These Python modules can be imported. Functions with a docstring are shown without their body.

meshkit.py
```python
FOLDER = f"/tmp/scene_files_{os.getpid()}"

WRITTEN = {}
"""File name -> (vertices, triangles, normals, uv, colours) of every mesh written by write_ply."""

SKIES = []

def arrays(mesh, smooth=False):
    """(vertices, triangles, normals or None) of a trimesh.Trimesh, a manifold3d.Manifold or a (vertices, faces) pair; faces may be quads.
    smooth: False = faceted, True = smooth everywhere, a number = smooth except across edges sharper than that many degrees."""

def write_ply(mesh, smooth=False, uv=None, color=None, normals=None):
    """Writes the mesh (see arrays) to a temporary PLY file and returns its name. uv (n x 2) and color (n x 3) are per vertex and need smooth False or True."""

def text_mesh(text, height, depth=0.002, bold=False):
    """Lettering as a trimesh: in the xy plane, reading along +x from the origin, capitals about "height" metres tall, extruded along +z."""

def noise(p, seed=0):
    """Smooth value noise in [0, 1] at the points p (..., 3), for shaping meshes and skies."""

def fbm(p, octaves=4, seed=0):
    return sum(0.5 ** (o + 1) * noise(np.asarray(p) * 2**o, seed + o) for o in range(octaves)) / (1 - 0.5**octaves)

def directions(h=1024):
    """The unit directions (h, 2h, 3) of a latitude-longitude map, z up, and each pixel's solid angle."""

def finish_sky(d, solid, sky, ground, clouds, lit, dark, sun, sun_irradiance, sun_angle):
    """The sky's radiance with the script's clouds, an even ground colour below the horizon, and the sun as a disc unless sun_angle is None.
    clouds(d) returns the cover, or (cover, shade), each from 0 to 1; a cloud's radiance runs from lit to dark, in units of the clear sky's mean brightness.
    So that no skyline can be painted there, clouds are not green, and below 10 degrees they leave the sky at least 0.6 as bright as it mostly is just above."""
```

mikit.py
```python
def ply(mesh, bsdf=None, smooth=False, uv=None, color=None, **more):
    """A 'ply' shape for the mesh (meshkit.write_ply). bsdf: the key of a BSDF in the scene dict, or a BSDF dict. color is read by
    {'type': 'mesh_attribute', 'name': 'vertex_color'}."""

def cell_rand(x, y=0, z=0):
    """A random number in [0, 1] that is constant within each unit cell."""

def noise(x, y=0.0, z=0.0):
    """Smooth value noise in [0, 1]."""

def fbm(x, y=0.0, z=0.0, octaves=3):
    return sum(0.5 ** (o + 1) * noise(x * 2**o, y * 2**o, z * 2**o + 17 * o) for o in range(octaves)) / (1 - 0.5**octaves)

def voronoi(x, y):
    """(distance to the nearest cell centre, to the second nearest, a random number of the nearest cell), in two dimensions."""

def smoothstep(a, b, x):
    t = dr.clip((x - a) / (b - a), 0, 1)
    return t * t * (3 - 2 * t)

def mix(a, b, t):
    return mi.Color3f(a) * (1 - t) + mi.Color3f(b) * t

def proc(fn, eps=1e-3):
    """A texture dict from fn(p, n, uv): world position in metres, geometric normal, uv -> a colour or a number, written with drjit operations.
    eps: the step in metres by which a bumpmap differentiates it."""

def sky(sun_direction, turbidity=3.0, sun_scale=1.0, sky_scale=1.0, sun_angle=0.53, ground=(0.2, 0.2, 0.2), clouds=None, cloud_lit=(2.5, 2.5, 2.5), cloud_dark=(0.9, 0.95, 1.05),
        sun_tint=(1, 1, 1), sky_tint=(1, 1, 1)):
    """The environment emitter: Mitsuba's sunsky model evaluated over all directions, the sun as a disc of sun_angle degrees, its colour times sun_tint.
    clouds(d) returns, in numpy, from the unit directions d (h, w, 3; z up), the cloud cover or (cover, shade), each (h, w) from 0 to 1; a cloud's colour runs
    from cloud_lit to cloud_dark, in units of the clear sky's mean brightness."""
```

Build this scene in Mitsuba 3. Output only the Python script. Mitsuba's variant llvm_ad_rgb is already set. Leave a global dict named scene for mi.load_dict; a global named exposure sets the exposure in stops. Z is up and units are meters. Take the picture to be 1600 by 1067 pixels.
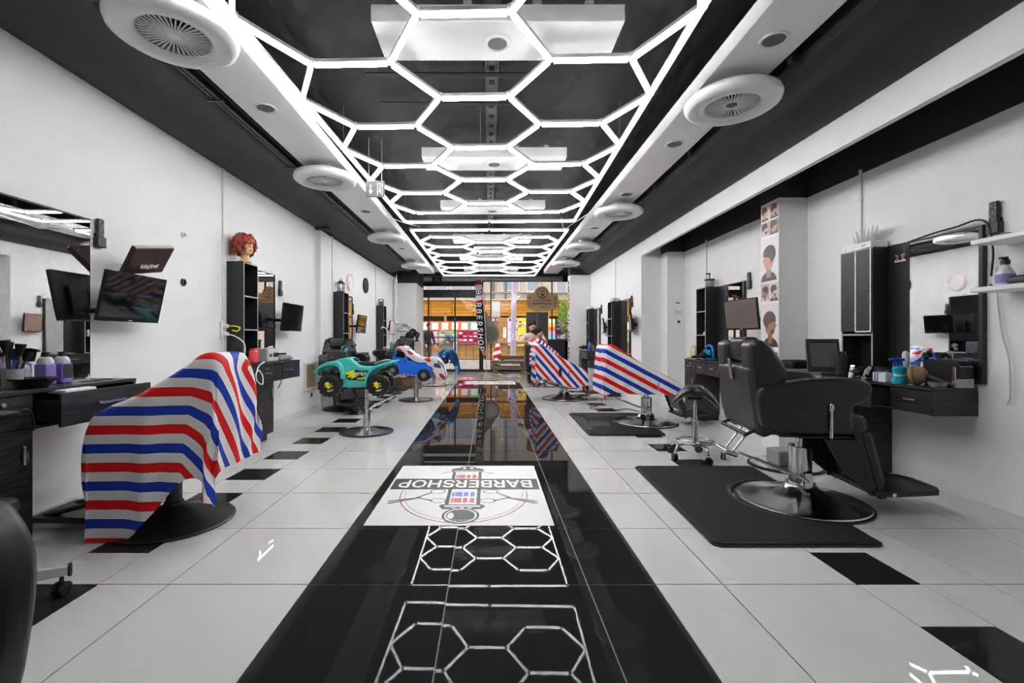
import math, random, numpy as np, trimesh, mitsuba as mi, mikit, meshkit, manifold3d
import drjit as dr
from shapely.geometry import Polygon, Point
from shapely import affinity

# ---------------------------------------------------------------- camera, sky, exposure
F_PX, CX, CY, EYE = 724.0, 764.4, 528.3, 1.081
scene = {}
labels = {}
exposure = 1.1
LED = 9.0
scene['camera'] = {'type': 'perspective', 'fov_axis': 'x', 'fov': 2 * math.degrees(math.atan(800 / F_PX)),
    'near_clip': 0.05, 'far_clip': 500.0,
    'principal_point_offset_x': (800 - CX) / 1600, 'principal_point_offset_y': (533.5 - CY) / 1067,
    'to_world': mi.ScalarTransform4f().look_at(origin=[0, 0, EYE], target=[0, 10, EYE], up=[0, 0, 1])}
def cloud_cover(d):
    n = meshkit.fbm(d * 4.0 + 3.1, 4, 5)
    return np.clip(0.75 + 0.6 * (n - 0.5), 0, 1), np.clip(1.4 * (n - 0.45), 0, 1)
scene['sky'] = mikit.sky(sun_direction=(-0.35, -0.25, 0.9), turbidity=4.0, sun_scale=0.9, sky_scale=4.2, ground=(0.35, 0.34, 0.33),
    clouds=cloud_cover, cloud_lit=(2.2, 2.2, 2.2), cloud_dark=(1.1, 1.12, 1.15))

# ---------------------------------------------------------------- materials
def lin(c):
    c = np.asarray(c, float) / 255.0
    return np.where(c <= 0.04045, c / 12.92, ((c + 0.055) / 1.055) ** 2.4)
def rgb(c): return {'type': 'rgb', 'value': [float(x) for x in lin(c)]}
VC = {'type': 'mesh_attribute', 'name': 'vertex_color'}
def princ(color, rough, **k):
    return {'type': 'twosided', 'bsdf': {'type': 'principled', 'base_color': color, 'roughness': rough, **k}}
scene['matte'] = princ(VC, 0.75, specular=0.3)
scene['satin'] = princ(VC, 0.42, specular=0.45)
scene['leather'] = princ(VC, 0.32, specular=0.5)
scene['gloss'] = princ(VC, 0.12, specular=0.5)
scene['chrome'] = {'type': 'twosided', 'bsdf': {'type': 'roughconductor', 'material': 'none', 'alpha': 0.05, 'specular_reflectance': {'type': 'rgb', 'value': [0.70, 0.70, 0.715]}}}
scene['mirror_silver'] = {'type': 'twosided', 'bsdf': {'type': 'conductor', 'material': 'none', 'specular_reflectance': {'type': 'rgb', 'value': 0.88}}}
scene['pane'] = {'type': 'thindielectric', 'int_ior': 1.3}
scene['screen'] = princ(rgb((14, 13, 14)), 0.04, specular=0.6)
def wall_tex(p, n, uv):
    v = mikit.fbm(p.x * 1.3 + p.y * 1.1, p.z * 1.7, 0.0, 3)
    s = mikit.smoothstep(0.62, 0.8, mikit.fbm(p.y * 5.0, p.z * 7.0 + p.x * 4.0, 2.0, 3)) * 0.05
    g = 0.745 + 0.025 * (v - 0.5) - s * 0.4
    return mi.Color3f(g, g, g)
scene['wall_paint'] = princ(mikit.proc(wall_tex), 0.6, specular=0.3)
def dark_tex(p, n, uv):
    v = mikit.fbm(p.x * 2.0, p.y * 2.0, p.z * 2.0, 3)
    g = 0.020 + 0.012 * (v - 0.4)
    return mi.Color3f(g, g, g * 1.02)
scene['dark_paint'] = princ(mikit.proc(dark_tex), 0.6, specular=0.35)
def ceil_tex(p, n, uv):
    v = mikit.fbm(p.x * 1.5, p.y * 0.6, 0.3, 4)
    s = mikit.smoothstep(0.55, 0.75, mikit.fbm(p.x * 6, p.y * 2.5, 1.0, 3))
    g = 0.008 + 0.010 * v + 0.012 * s
    return mi.Color3f(g, g, g)
def ceil_bump(p, n, uv):
    return mikit.fbm(p.x * 14, p.y * 5, 0.0, 3) * 0.02
scene['dark_ceiling'] = {'type': 'twosided', 'bsdf': {'type': 'bumpmap', 'arbitrary': mikit.proc(ceil_bump, 0.01), 'scale': 1.0,
    'bsdf': {'type': 'principled', 'base_color': mikit.proc(ceil_tex), 'roughness': 0.6, 'specular': 0.2}}}
def tile_w(p, n, uv):
    v = mikit.fbm(p.x * 1.2, p.y * 1.2, 0.0, 3)
    w = mikit.smoothstep(0.6, 0.8, mikit.fbm(p.x * 3.1 + 9, p.y * 2.2, 4.0, 3)) * 0.03
    g = 0.70 + 0.04 * (v - 0.5) - w
    return mi.Color3f(g, g * 0.985, g * 0.955)
def tile_b(p, n, uv):
    v = mikit.fbm(p.x * 2.5, p.y * 1.2, 0.0, 4)
    g = 0.012 + 0.012 * v
    return mi.Color3f(g, g, g * 1.03)
scene['tile_white'] = {'type': 'plastic', 'int_ior': 1.33, 'specular_reflectance': 0.65, 'diffuse_reflectance': mikit.proc(tile_w), 'nonlinear': False}
scene['tile_black'] = {'type': 'plastic', 'int_ior': 1.22, 'specular_reflectance': 0.72, 'diffuse_reflectance': mikit.proc(tile_b), 'nonlinear': False}
def grain(p, n, uv):
    g = mikit.fbm(p.x * 6 + p.y * 6, p.z * 90 , 0.0, 3)
    k = 0.011 + 0.012 * mikit.smoothstep(0.35, 0.75, g)
    return mi.Color3f(k * 1.05, k * 0.97, k)
scene['dark_wood'] = princ(mikit.proc(grain), 0.35, specular=0.45)
def plank(p, n, uv):
    g = mikit.fbm(p.x * 5 , p.z * 60 + p.y * 30, 3.0, 3)
    return mikit.mix((0.10, 0.06, 0.035), (0.30, 0.20, 0.12), g)
scene['raw_wood'] = princ(mikit.proc(plank), 0.7)
def orange(p, n, uv):
    g = mikit.fbm(p.x * 1.5, p.z * 8, 1.0, 3)
    return mikit.mix((0.25, 0.115, 0.028), (0.45, 0.24, 0.075), g)
scene['orange_wood'] = princ(mikit.proc(orange), 0.6)
def lf(c): return tuple(float(x) for x in lin(c))
RED, WHT, BLU = lf((205, 22, 26)), lf((222, 221, 220)), lf((22, 52, 158))
def stripes(p, n, uv):
    t = uv.x - dr.floor(uv.x)
    e = 0.004
    r = mikit.smoothstep(0 - e, e, t) * (1 - mikit.smoothstep(.25 - e, .25 + e, t))
    b = mikit.smoothstep(.5 - e, .5 + e, t) * (1 - mikit.smoothstep(.75 - e, .75 + e, t))
    return mi.Color3f(*WHT) * (1 - r - b) + mi.Color3f(*RED) * r + mi.Color3f(*BLU) * b
scene['striped_cloth'] = princ(mikit.proc(stripes), 0.55, specular=0.25, sheen=0.2)
def print_cloth(p, n, uv):
    d1, d2, w = mikit.voronoi(uv.x * 7, uv.y * 7)
    wob = mikit.fbm(uv.x * 20, uv.y * 20, 0.0, 3)
    m = 1 - mikit.smoothstep(0.30, 0.36, d1 + 0.35 * (wob - 0.5))
    c = mi.Color3f(*lf((205, 25, 90)))
    c = dr.select(w < 0.75, mi.Color3f(*lf((120, 125, 120))), c)
    c = dr.select(w < 0.5, mi.Color3f(*lf((60, 60, 105))), c)
    c = dr.select(w < 0.3, mi.Color3f(*lf((190, 40, 50))), c)
    on = m * dr.select(w > 0.12, 1.0, 0.0)
    return mi.Color3f(*lf((222, 220, 222))) * (1 - on) + c * on
scene['print_cloth'] = princ(mikit.proc(print_cloth), 0.6, specular=0.25)
def blue_cloth(p, n, uv):
    g = mikit.fbm(uv.x * 6, uv.y * 6, 3.0, 3)
    k = mikit.smoothstep(0.55, 0.6, g)
    c = mikit.mix((lf((10, 40, 85))), (lf((20, 95, 150))), mikit.smoothstep(0.3, 0.6, g))
    return c * (1 - 0.6 * k) + mi.Color3f(*lf((150, 190, 215))) * (0.6 * k) * mikit.smoothstep(0.0, 0.5, 1 - uv.y)
scene['blue_cloth'] = princ(mikit.proc(blue_cloth), 0.5, specular=0.3)
def hair_tex(p, n, uv):
    g = mikit.fbm(p.x * 90, p.y * 90, p.z * 30, 3)
    return mikit.mix((0.10, 0.008, 0.006), (0.52, 0.075, 0.04), mikit.smoothstep(0.25, 0.75, g))
scene['red_hair'] = princ(mikit.proc(hair_tex), 0.4)
scene['liquid_glass'] = {'type': 'dielectric', 'int_ior': 1.35}

# ---------------------------------------------------------------- mesh helpers
def TM(v, f): return trimesh.Trimesh(np.asarray(v, float), np.asarray(f, int), process=False)
def cat(*ms):
    ms = [m for a in ms for m in (a if isinstance(a, (list, tuple)) else [a])]
    return trimesh.util.concatenate(ms) if len(ms) > 1 else ms[0]
def tf(m, M):
    m = m.copy(); m.apply_transform(M); return m
def Tr(x, y, z):
    M = np.eye(4); M[:3, 3] = (x, y, z); return M
def Rot(deg, ax): return trimesh.transformations.rotation_matrix(math.radians(deg), ax)
def Rx(d): return Rot(d, [1, 0, 0])
def Ry(d): return Rot(d, [0, 1, 0])
def Rz(d): return Rot(d, [0, 0, 1])
def mv(m, x=0, y=0, z=0): return tf(m, Tr(x, y, z))
def hull(pts):
    m = manifold3d.Manifold.hull_points(np.asarray(pts, float)).to_mesh()
    return TM(m.vert_properties[:, :3], m.tri_verts)
def box(x0, x1, y0, y1, z0, z1, b=0.0):
    lo, hi = np.array([x0, y0, z0], float), np.array([x1, y1, z1], float)
    lo, hi = np.minimum(lo, hi), np.maximum(lo, hi)
    if b <= 0:
        v = np.array([[(lo, hi)[i][0], (lo, hi)[j][1], (lo, hi)[k][2]] for i in (0, 1) for j in (0, 1) for k in (0, 1)])
        f = [[0, 1, 3], [0, 3, 2], [4, 6, 7], [4, 7, 5], [0, 4, 5], [0, 5, 1], [2, 3, 7], [2, 7, 6], [0, 2, 6], [0, 6, 4], [1, 5, 7], [1, 7, 3]]
        return TM(v, f)
    b = min(b, 0.45 * (hi - lo).min())
    pts = []
    for i in (0, 1):
        for j in (0, 1):
            for k in (0, 1):
                c = np.array([(lo, hi)[i][0], (lo, hi)[j][1], (lo, hi)[k][2]])
                s = np.array([1 - 2 * i, 1 - 2 * j, 1 - 2 * k]) * b
                for a in range(3):
                    q = c + s; q[a] = c[a]; pts.append(q)
    return hull(pts)
def cbox(c, s, b=0.0):
    return box(c[0] - s[0] / 2, c[0] + s[0] / 2, c[1] - s[1] / 2, c[1] + s[1] / 2, c[2] - s[2] / 2, c[2] + s[2] / 2, b)
def rbox(c, size, r):
    h = np.array(size, float) / 2; r = min(r, h.min() * 0.98)
    ax = [np.array([-q, -q + .13 * r, -q + .45 * r, -q + r, q - r, q - .45 * r, q - .13 * r, q]) for q in h]
    V, Fc, n = [], [], 0
    for a in range(3):
        b_, c_ = (a + 1) % 3, (a + 2) % 3
        B, C = np.meshgrid(ax[b_], ax[c_], indexing='ij')
        for s in (-1, 1):
            P = np.zeros(B.shape + (3,)); P[..., a] = s * h[a]; P[..., b_] = B; P[..., c_] = C
            V.append(P.reshape(-1, 3)); k = 8
            for i in range(k - 1):
                for j in range(k - 1):
                    q = [n + i * k + j, n + (i + 1) * k + j, n + (i + 1) * k + j + 1, n + i * k + j + 1]
                    if s < 0: q = q[::-1]
                    Fc += [[q[0], q[1], q[2]], [q[0], q[2], q[3]]]
            n += k * k
    V = np.vstack(V)
    inner = np.clip(V, -(h - r), h - r); d = V - inner
    L = np.linalg.norm(d, axis=1, keepdims=True)
    V = inner + d / np.maximum(L, 1e-9) * r + np.array(c)
    m = trimesh.Trimesh(V, Fc, process=False); m.merge_vertices(); return m
def rings(R, closed_ends=True):
    """R: list of (n,3) rings -> tube with caps"""
    n = len(R[0]); V = np.vstack(R); f = []
    for i in range(len(R) - 1):
        for j in range(n):
            a, b = i * n + j, i * n + (j + 1) % n
            f += [[a, b, b + n], [a, b + n, a + n]]
    if closed_ends:
        c0, c1 = len(V), len(V) + 1
        V = np.vstack([V, R[0].mean(0), R[-1].mean(0)]); e = (len(R) - 1) * n
        for j in range(n):
            f += [[c0, (j + 1) % n, j], [c1, e + j, e + (j + 1) % n]]
    return TM(V, f)
def frame(d):
    d = d / np.linalg.norm(d); u = np.cross(d, [0, 0, 1.0])
    if np.linalg.norm(u) < 1e-3: u = np.cross(d, [0, 1.0, 0])
    u /= np.linalg.norm(u); return u, np.cross(d, u)
def cyl(p0, p1, r, r2=None, n=20):
    p0, p1 = np.array(p0, float), np.array(p1, float); u, w = frame(p1 - p0); r2 = r if r2 is None else r2
    a = np.arange(n) * 2 * math.pi / n
    ring = lambda p, q: p + q * (np.cos(a)[:, None] * u + np.sin(a)[:, None] * w)
    return rings([ring(p0, r), ring(p1, r2)])
def curve(pts, n=8, closed=False):
    P = np.array(pts, float); out = []
    if closed: P = np.vstack([P[-1], P, P[0], P[1]])
    else: P = np.vstack([2 * P[0] - P[1], P, 2 * P[-1] - P[-2]])
    for i in range(1, len(P) - 2):
        for t in np.arange(n) / n:
            a, b, c, d = P[i - 1], P[i], P[i + 1], P[i + 2]
            out.append(.5 * (2 * b + (c - a) * t + (2 * a - 5 * b + 4 * c - d) * t * t + (3 * b - 3 * c + d - a) * t ** 3))
    if not closed: out.append(P[-2])
    return np.array(out)
def tube(pts, r, n=8, smooth=0):
    P = np.array(pts, float)
    if smooth: P = curve(P, smooth)
    d = np.gradient(P, axis=0); d /= np.linalg.norm(d, axis=1, keepdims=True) + 1e-12
    u, _ = frame(d[0]); R = []; a = np.arange(n) * 2 * math.pi / n
    for p, t in zip(P, d):
        u = u - t * (u @ t); u /= np.linalg.norm(u); w = np.cross(t, u)
        R.append(p + r * (np.cos(a)[:, None] * u + np.sin(a)[:, None] * w))
    return rings(R)
def lathe(prof, n=40, c=(0, 0, 0)):
    a = np.arange(n) * 2 * math.pi / n; C, S = np.cos(a), np.sin(a)
    R = [np.stack([r * C, r * S, np.full(n, z)], 1) + np.array(c) for r, z in prof]
    return rings(R, tuple(prof[0]) != tuple(prof[-1]))
def ellipsoid(c, s, sub=2):
    m = trimesh.creation.icosphere(subdivisions=sub, radius=1.0); m.vertices = m.vertices * np.array(s) + np.array(c); return m
def extr(poly, h):
    if not isinstance(poly, Polygon) and not hasattr(poly, 'geoms'): poly = Polygon(poly)
    gs = getattr(poly, 'geoms', [poly])
    return cat([trimesh.creation.extrude_polygon(g, h, engine='earcut') for g in gs if g.area > 1e-9])
# plane maps for 2-D drawings: (u, v, depth) -> world
XZ = np.array([[1, 0, 0, 0], [0, 0, -1, 0], [0, 1, 0, 0], [0, 0, 0, 1.0]])      # u->x v->z, thickness towards -y
def onX(x, sgn):   # drawing on a plane X=x, facing sgn*X ; u reads to the right for a viewer in front
    M = np.eye(4); M[:3, 0] = (0, 1 if sgn > 0 else -1, 0); M[:3, 1] = (0, 0, 1); M[:3, 2] = (sgn, 0, 0); M[0, 3] = x
    return M
def prism(poly, y0, y1):      # profile in (x, z), from y0 to y1
    return mv(tf(extr(poly, y1 - y0), XZ), 0, y1, 0)
def pad(pts, t, r, n=5, per=6, closed_smooth=True):
    """cushion from a smooth closed outline in (x, z), thickness t along y (centred), edges rounded by r"""
    P = curve(pts, per, True) if closed_smooth else np.array(pts, float)
    if Polygon(P).exterior.is_ccw is False: P = P[::-1]
    d = np.roll(P, -1, 0) - np.roll(P, 1, 0); d /= np.linalg.norm(d, axis=1, keepdims=True)
    N = np.stack([d[:, 1], -d[:, 0]], 1); R = []
    for s in (-1, 1):
        for q in (np.linspace(0, math.pi / 2, n) if s < 0 else np.linspace(math.pi / 2, 0, n)):
            o = P - N * r * (1 - math.sin(q)); y = s * (t / 2 - r * (1 - math.cos(q)))
            R.append(np.stack([o[:, 0], np.full(len(P), y), o[:, 1]], 1))
    m = rings(R, False); k = len(P)
    for ring, fl in ((R[0], False), (R[-1], True)):
        v, f = trimesh.creation.triangulate_polygon(Polygon(ring[:, [0, 2]]), engine='earcut')
        v3 = np.stack([v[:, 0], np.full(len(v), ring[0, 1]), v[:, 1]], 1)
        m = cat(m, TM(v3, f[:, ::-1] if fl else f))
    m.merge_vertices(); m.fix_normals(); return m

# ---------------------------------------------------------------- scene helpers
def fresh(key):
    if key not in scene and key not in labels: return key
    i = 1
    while f'{key}_{i:03d}' in scene or f'{key}_{i:03d}' in labels: i += 1
    return f'{key}_{i:03d}'
def put(key, mesh, mat, col=None, smooth=False, uv=None, **more):
    if smooth and smooth is not True and uv is None:
        mesh = trimesh.graph.smooth_shade(trimesh.Trimesh(mesh.vertices, mesh.faces, process=True), angle=math.radians(smooth), facet_minarea=None); smooth = True
    c = None
    if col is not None:
        c = np.tile(lin(col), (len(mesh.vertices), 1)) if np.ndim(col) == 1 else np.asarray(col)
    elif mat in ('matte', 'satin', 'gloss', 'leather'): c = np.tile(lin((200, 200, 200)), (len(mesh.vertices), 1))
    scene[key] = mikit.ply(mesh, mat, smooth=smooth, uv=uv, color=c, **more)
    return key
def say(key, label=None, cat_=None, group=None, kind=None):
    d = labels.setdefault(key, {})
    for k, v in (('label', label), ('category', cat_), ('group', group), ('kind', kind)):
        if v: d[k] = v
class Thing:
    def __init__(self, name, label, cat_, loc=(0, 0, 0), rz=0, group=None, M=None):
        self.key = fresh(name); say(self.key, label, cat_, group)
        self.M = (Tr(*loc) @ Rz(rz)) if M is None else M
    def part(self, name, mesh, mat='satin', col=None, smooth=False, parent=None, label=None, uv=None, kind=None, **more):
        key = fresh((parent or self.key) + '__' + name)
        put(key, tf(mesh, self.M), mat, col, smooth, uv, **more)
        if label or kind: say(key, label, kind=kind)
        return key
def solo(name, mesh, mat, col, label, cat_, group=None, smooth=False, M=None, uv=None, **more):
    key = fresh(name); put(key, mesh if M is None else tf(mesh, M), mat, col, smooth, uv, **more); say(key, label, cat_, group); return key
def struct(name, mesh, mat, col=None, smooth=False, label=None):
    key = fresh(name) if '__' in name else name
    put(key, mesh, mat, col, smooth)
    if '__' not in name: say(key, label, kind='structure')
    return key
BLK, DGR, GRY, LGR, WHITE = (24, 24, 25), (60, 60, 62), (130, 130, 132), (190, 190, 190), (235, 235, 235)
def text(s, h, depth=0.001, bold=False, center=True):
    m = meshkit.text_mesh(s, h, depth, bold)
    if center: m.apply_translation([-m.bounds[:, 0].mean(), -m.bounds[:, 1].mean(), 0])
    return m
# ================================================================= ROOM SHELL
rng = random.Random(7)
BACK, FRONT = -2.6, 15.0
XL, XL2, XR, XW = -2.63, -2.555, 3.01, 2.43
struct('floor', box(-2.9, 3.2, BACK, FRONT + .12, -0.06, -0.0045), 'matte', (40, 38, 36), label='glossy tiled floor of white tiles with a black runner')
def tile(x0, x1, y0, y1, black):
    g = 0.003
    m = box(x0 + g, x1 - g, y0 + g, y1 - g, -0.012, 0.0)
    if black:
        c = ((x0 + x1) / 2, (y0 + y1) / 2, 0)
        m = tf(m, Tr(*c) @ Rx(rng.uniform(-.07, .07)) @ Ry(rng.uniform(-.05, .05)) @ Tr(-c[0], -c[1], -c[2]))
    put(fresh('floor__black_tile' if black else 'floor__white_tile'), m, 'tile_black' if black else 'tile_white')
Y0 = 2.035
cols = [(-2.63, -2.024, 'w'), (-2.024, -1.717, 'aL'), (-1.717, -1.406, 'w'), (-1.406, -0.792, 'w'), (-0.792, -0.178, 'r'), (-0.178, 0.432, 'r'),
        (0.432, 0.73, 'r'), (0.73, 1.026, 'w'), (1.026, 1.615, 'w'), (1.615, 1.899, 'aR'), (1.899, 2.19, 'w'), (2.19, 2.77, 'w'), (2.77, 3.01, 'w')]
for k in range(-3, 22):
    y0, y1 = Y0 + .6 * k, Y0 + .6 * (k + 1)
    y1c = min(y1, FRONT)
    for x0, x1, t in cols:
        if x0 > 2.4 and y0 > 7.4: continue
        if t in ('aL', 'aR'):
            for h in (0, 1):
                blk = (h == (1 if t == 'aR' else 0) if k < 0 else (h == (1 if t == 'aL' else 0)))
                # left: black 2.335-2.635; right: black 2.035-2.335
                blk = (h == 1) if t == 'aL' else (h == 0)
                if y0 + .3 * h > 13.0: blk = False
                tile(x0, x1, y0 + .3 * h, min(y0 + .3 * h + .3, FRONT), blk)
        else:
            run = t == 'r' and y0 < 11.9
            if k < -1 and not run: pass
            if t == 'r' and y0 < 11.9 < y1:
                tile(x0, x1, y0, 11.9, True); tile(x0, x1, 11.9, y1, False)
            else: tile(x0, x1, y0, y1c, run)
put('floor__grout', box(-.79, .728, Y0 - 1.7, 11.9, -0.0044, -0.0018), 'matte', (132, 124, 114))
# tiles behind the camera: one plain bed
put('floor__bed', box(-2.63, 3.01, BACK, Y0 - 1.8 - .004, -0.012, 0), 'tile_white')

# left wall (two planes), right alcove, piers
struct('wall_left', cat(box(XL - .12, XL, BACK, 7.02, 0, 2.752), box(XL - .2, XL2, 7.02, 12.6, 0, 2.717)), 'wall_paint', label='white painted long wall on the left')
struct('baseboard_left', cat(box(XL, XL + .012, 2.36, 4.64, 0, .075), box(XL, XL + .012, 4.97, 7.02, 0, .075), box(XL, XL2 + .012, 7.008, 7.02, 0, .075), box(XL2, XL2 + .012, 7.02, 7.58, 0, .075), box(XL2, XL2 + .012, 7.9, 10.4, 0, .075)), 'matte', (205, 205, 203))
struct('wall_left_upper', cat(box(XL - .12, XL, BACK, 7.02, 2.752, 3.2), box(XL - .2, XL2, 7.02, 12.6, 2.717, 3.2)), 'dark_paint')
struct('wall_right', box(XR, XR + .12, BACK, 7.4, 0, 2.41), 'wall_paint', label='white wall of the deep bay on the right')
struct('wall_right_upper', cat(box(XR, XR + .12, BACK, 7.4, 2.41, 3.2), box(2.74, XR, 4.38, 4.67, 2.41, 2.95), box(2.74, XR, 7.13, 7.4, 2.41, 2.95)), 'dark_paint')
struct('baseboard_right', cat(box(XR - .012, XR, .4, 3.46, 0, .075), box(XR - .012, XR, 3.8, 4.38, 0, .075), box(XR - .012, XR, 4.67, 6.0, 0, .075)), 'matte', (205, 205, 203))
struct('wall_right_pillar', box(2.74, XR, 4.38, 4.67, 0, 2.41), 'wall_paint')
struct('wall_right_return', cat(box(2.74, XR, 7.13, 7.4, 0, 2.41), box(XW, XR + .12, 7.4, 11.16, 0, 2.616)), 'wall_paint', label='white wall stepping back into the room on the right')
struct('trim_1', box(XW, XW + .045, BACK, 7.4, 2.40, 2.616), 'wall_paint', label='long white fascia board above the right bay')
struct('ceiling_bay', box(XW + .045, XR, BACK, 7.4, 2.9, 2.95), 'dark_paint')
struct('wall_right_pier', box(1.95, XR, 11.16, 11.5, 0, 2.6), 'wall_paint', label='white pier at the far end of the right wall')
struct('wall_right_far', cat(box(2.62, 2.75, 11.5, FRONT, 0, 3.2), box(1.95, 3.1, 11.16, 11.5, 2.6, 3.2), box(XW, 3.1, 7.4, 11.16, 2.616, 3.2)), 'dark_paint')
struct('wall_left_pier', box(-2.8, -1.99, 12.6, 14.0, 0, 2.58), 'wall_paint', label='white pier beside the entrance on the left')
struct('wall_left_far', cat(box(-2.8, -2.13, 14.0, FRONT, 0, 3.2), box(-2.8, -1.99, 12.6, 14.0, 2.58, 3.2)), 'dark_paint')
struct('wall_back', box(-2.9, 3.2, BACK - .12, BACK, 0, 3.2), 'wall_paint')
struct('ceiling', box(-2.9, 3.2, BACK - .12, FRONT + .1, 3.15, 3.25), 'dark_ceiling', label='dark charcoal painted concrete ceiling')
# curved dark bulkheads
def bulk(pts, y0, y1):
    P = curve(pts, 6)
    return P
PL = np.vstack([curve([(-2.64, 2.752), (-2.52, 2.755), (-2.36, 2.80), (-2.22, 2.815), (-2.06, 2.80), (-1.99, 2.815)], 6), [(-1.985, 3.0), (-2.64, 3.0)]])
struct('trim_2', cat(prism(PL, BACK, 7.02), prism(np.where(PL < -2.6, -2.56, PL), 7.02, 11.9)), 'dark_paint', smooth=40, label='curved dark bulkhead along the left wall')
PR = np.vstack([curve([(2.475, 2.616), (2.40, 2.618), (2.28, 2.67), (2.17, 2.73), (2.03, 2.735), (1.93, 2.755)], 6), [(1.925, 2.98), (2.475, 2.98)]])
struct('trim_3', prism(PR, BACK, 11.16), 'dark_paint', smooth=40, label='curved dark bulkhead along the right wall')
# black hangers of the right bulkhead
for i, y in enumerate((2.05, 2.85, 4.3, 5.2, 6.9, 8.8)):
    put(fresh('trim_3__hanger'), box(1.86, 1.90, y, y + .04, 2.78, 3.15), 'matte', (35, 35, 36))
    put(fresh('trim_3__hanger'), box(1.86, 1.95, y, y + .04, 2.86, 2.90), 'matte', (35, 35, 36))
# black pipes on the left bulkhead
for dx, dz, r in ((0, 0, .022), (.035, .05, .016), (-.03, .09, .03)):
    put(fresh('trim_2__pipe'), cyl((-1.96 + dx, BACK, 2.80 + dz), (-1.96 + dx, 11.6, 2.80 + dz), r, n=10), 'satin', (30, 30, 31), 40)
for y in (1.3, 2.3, 3.3, 4.6, 5.9, 7.6):
    put(fresh('trim_2__pipe_clamp'), box(-2.02, -1.90, y, y + .03, 2.772, 2.782), 'satin', (38, 38, 38))

struct('trim_4', box(XL, -2.44, 6.97, 7.09, 2.725, 2.83), 'dark_paint')
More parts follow.
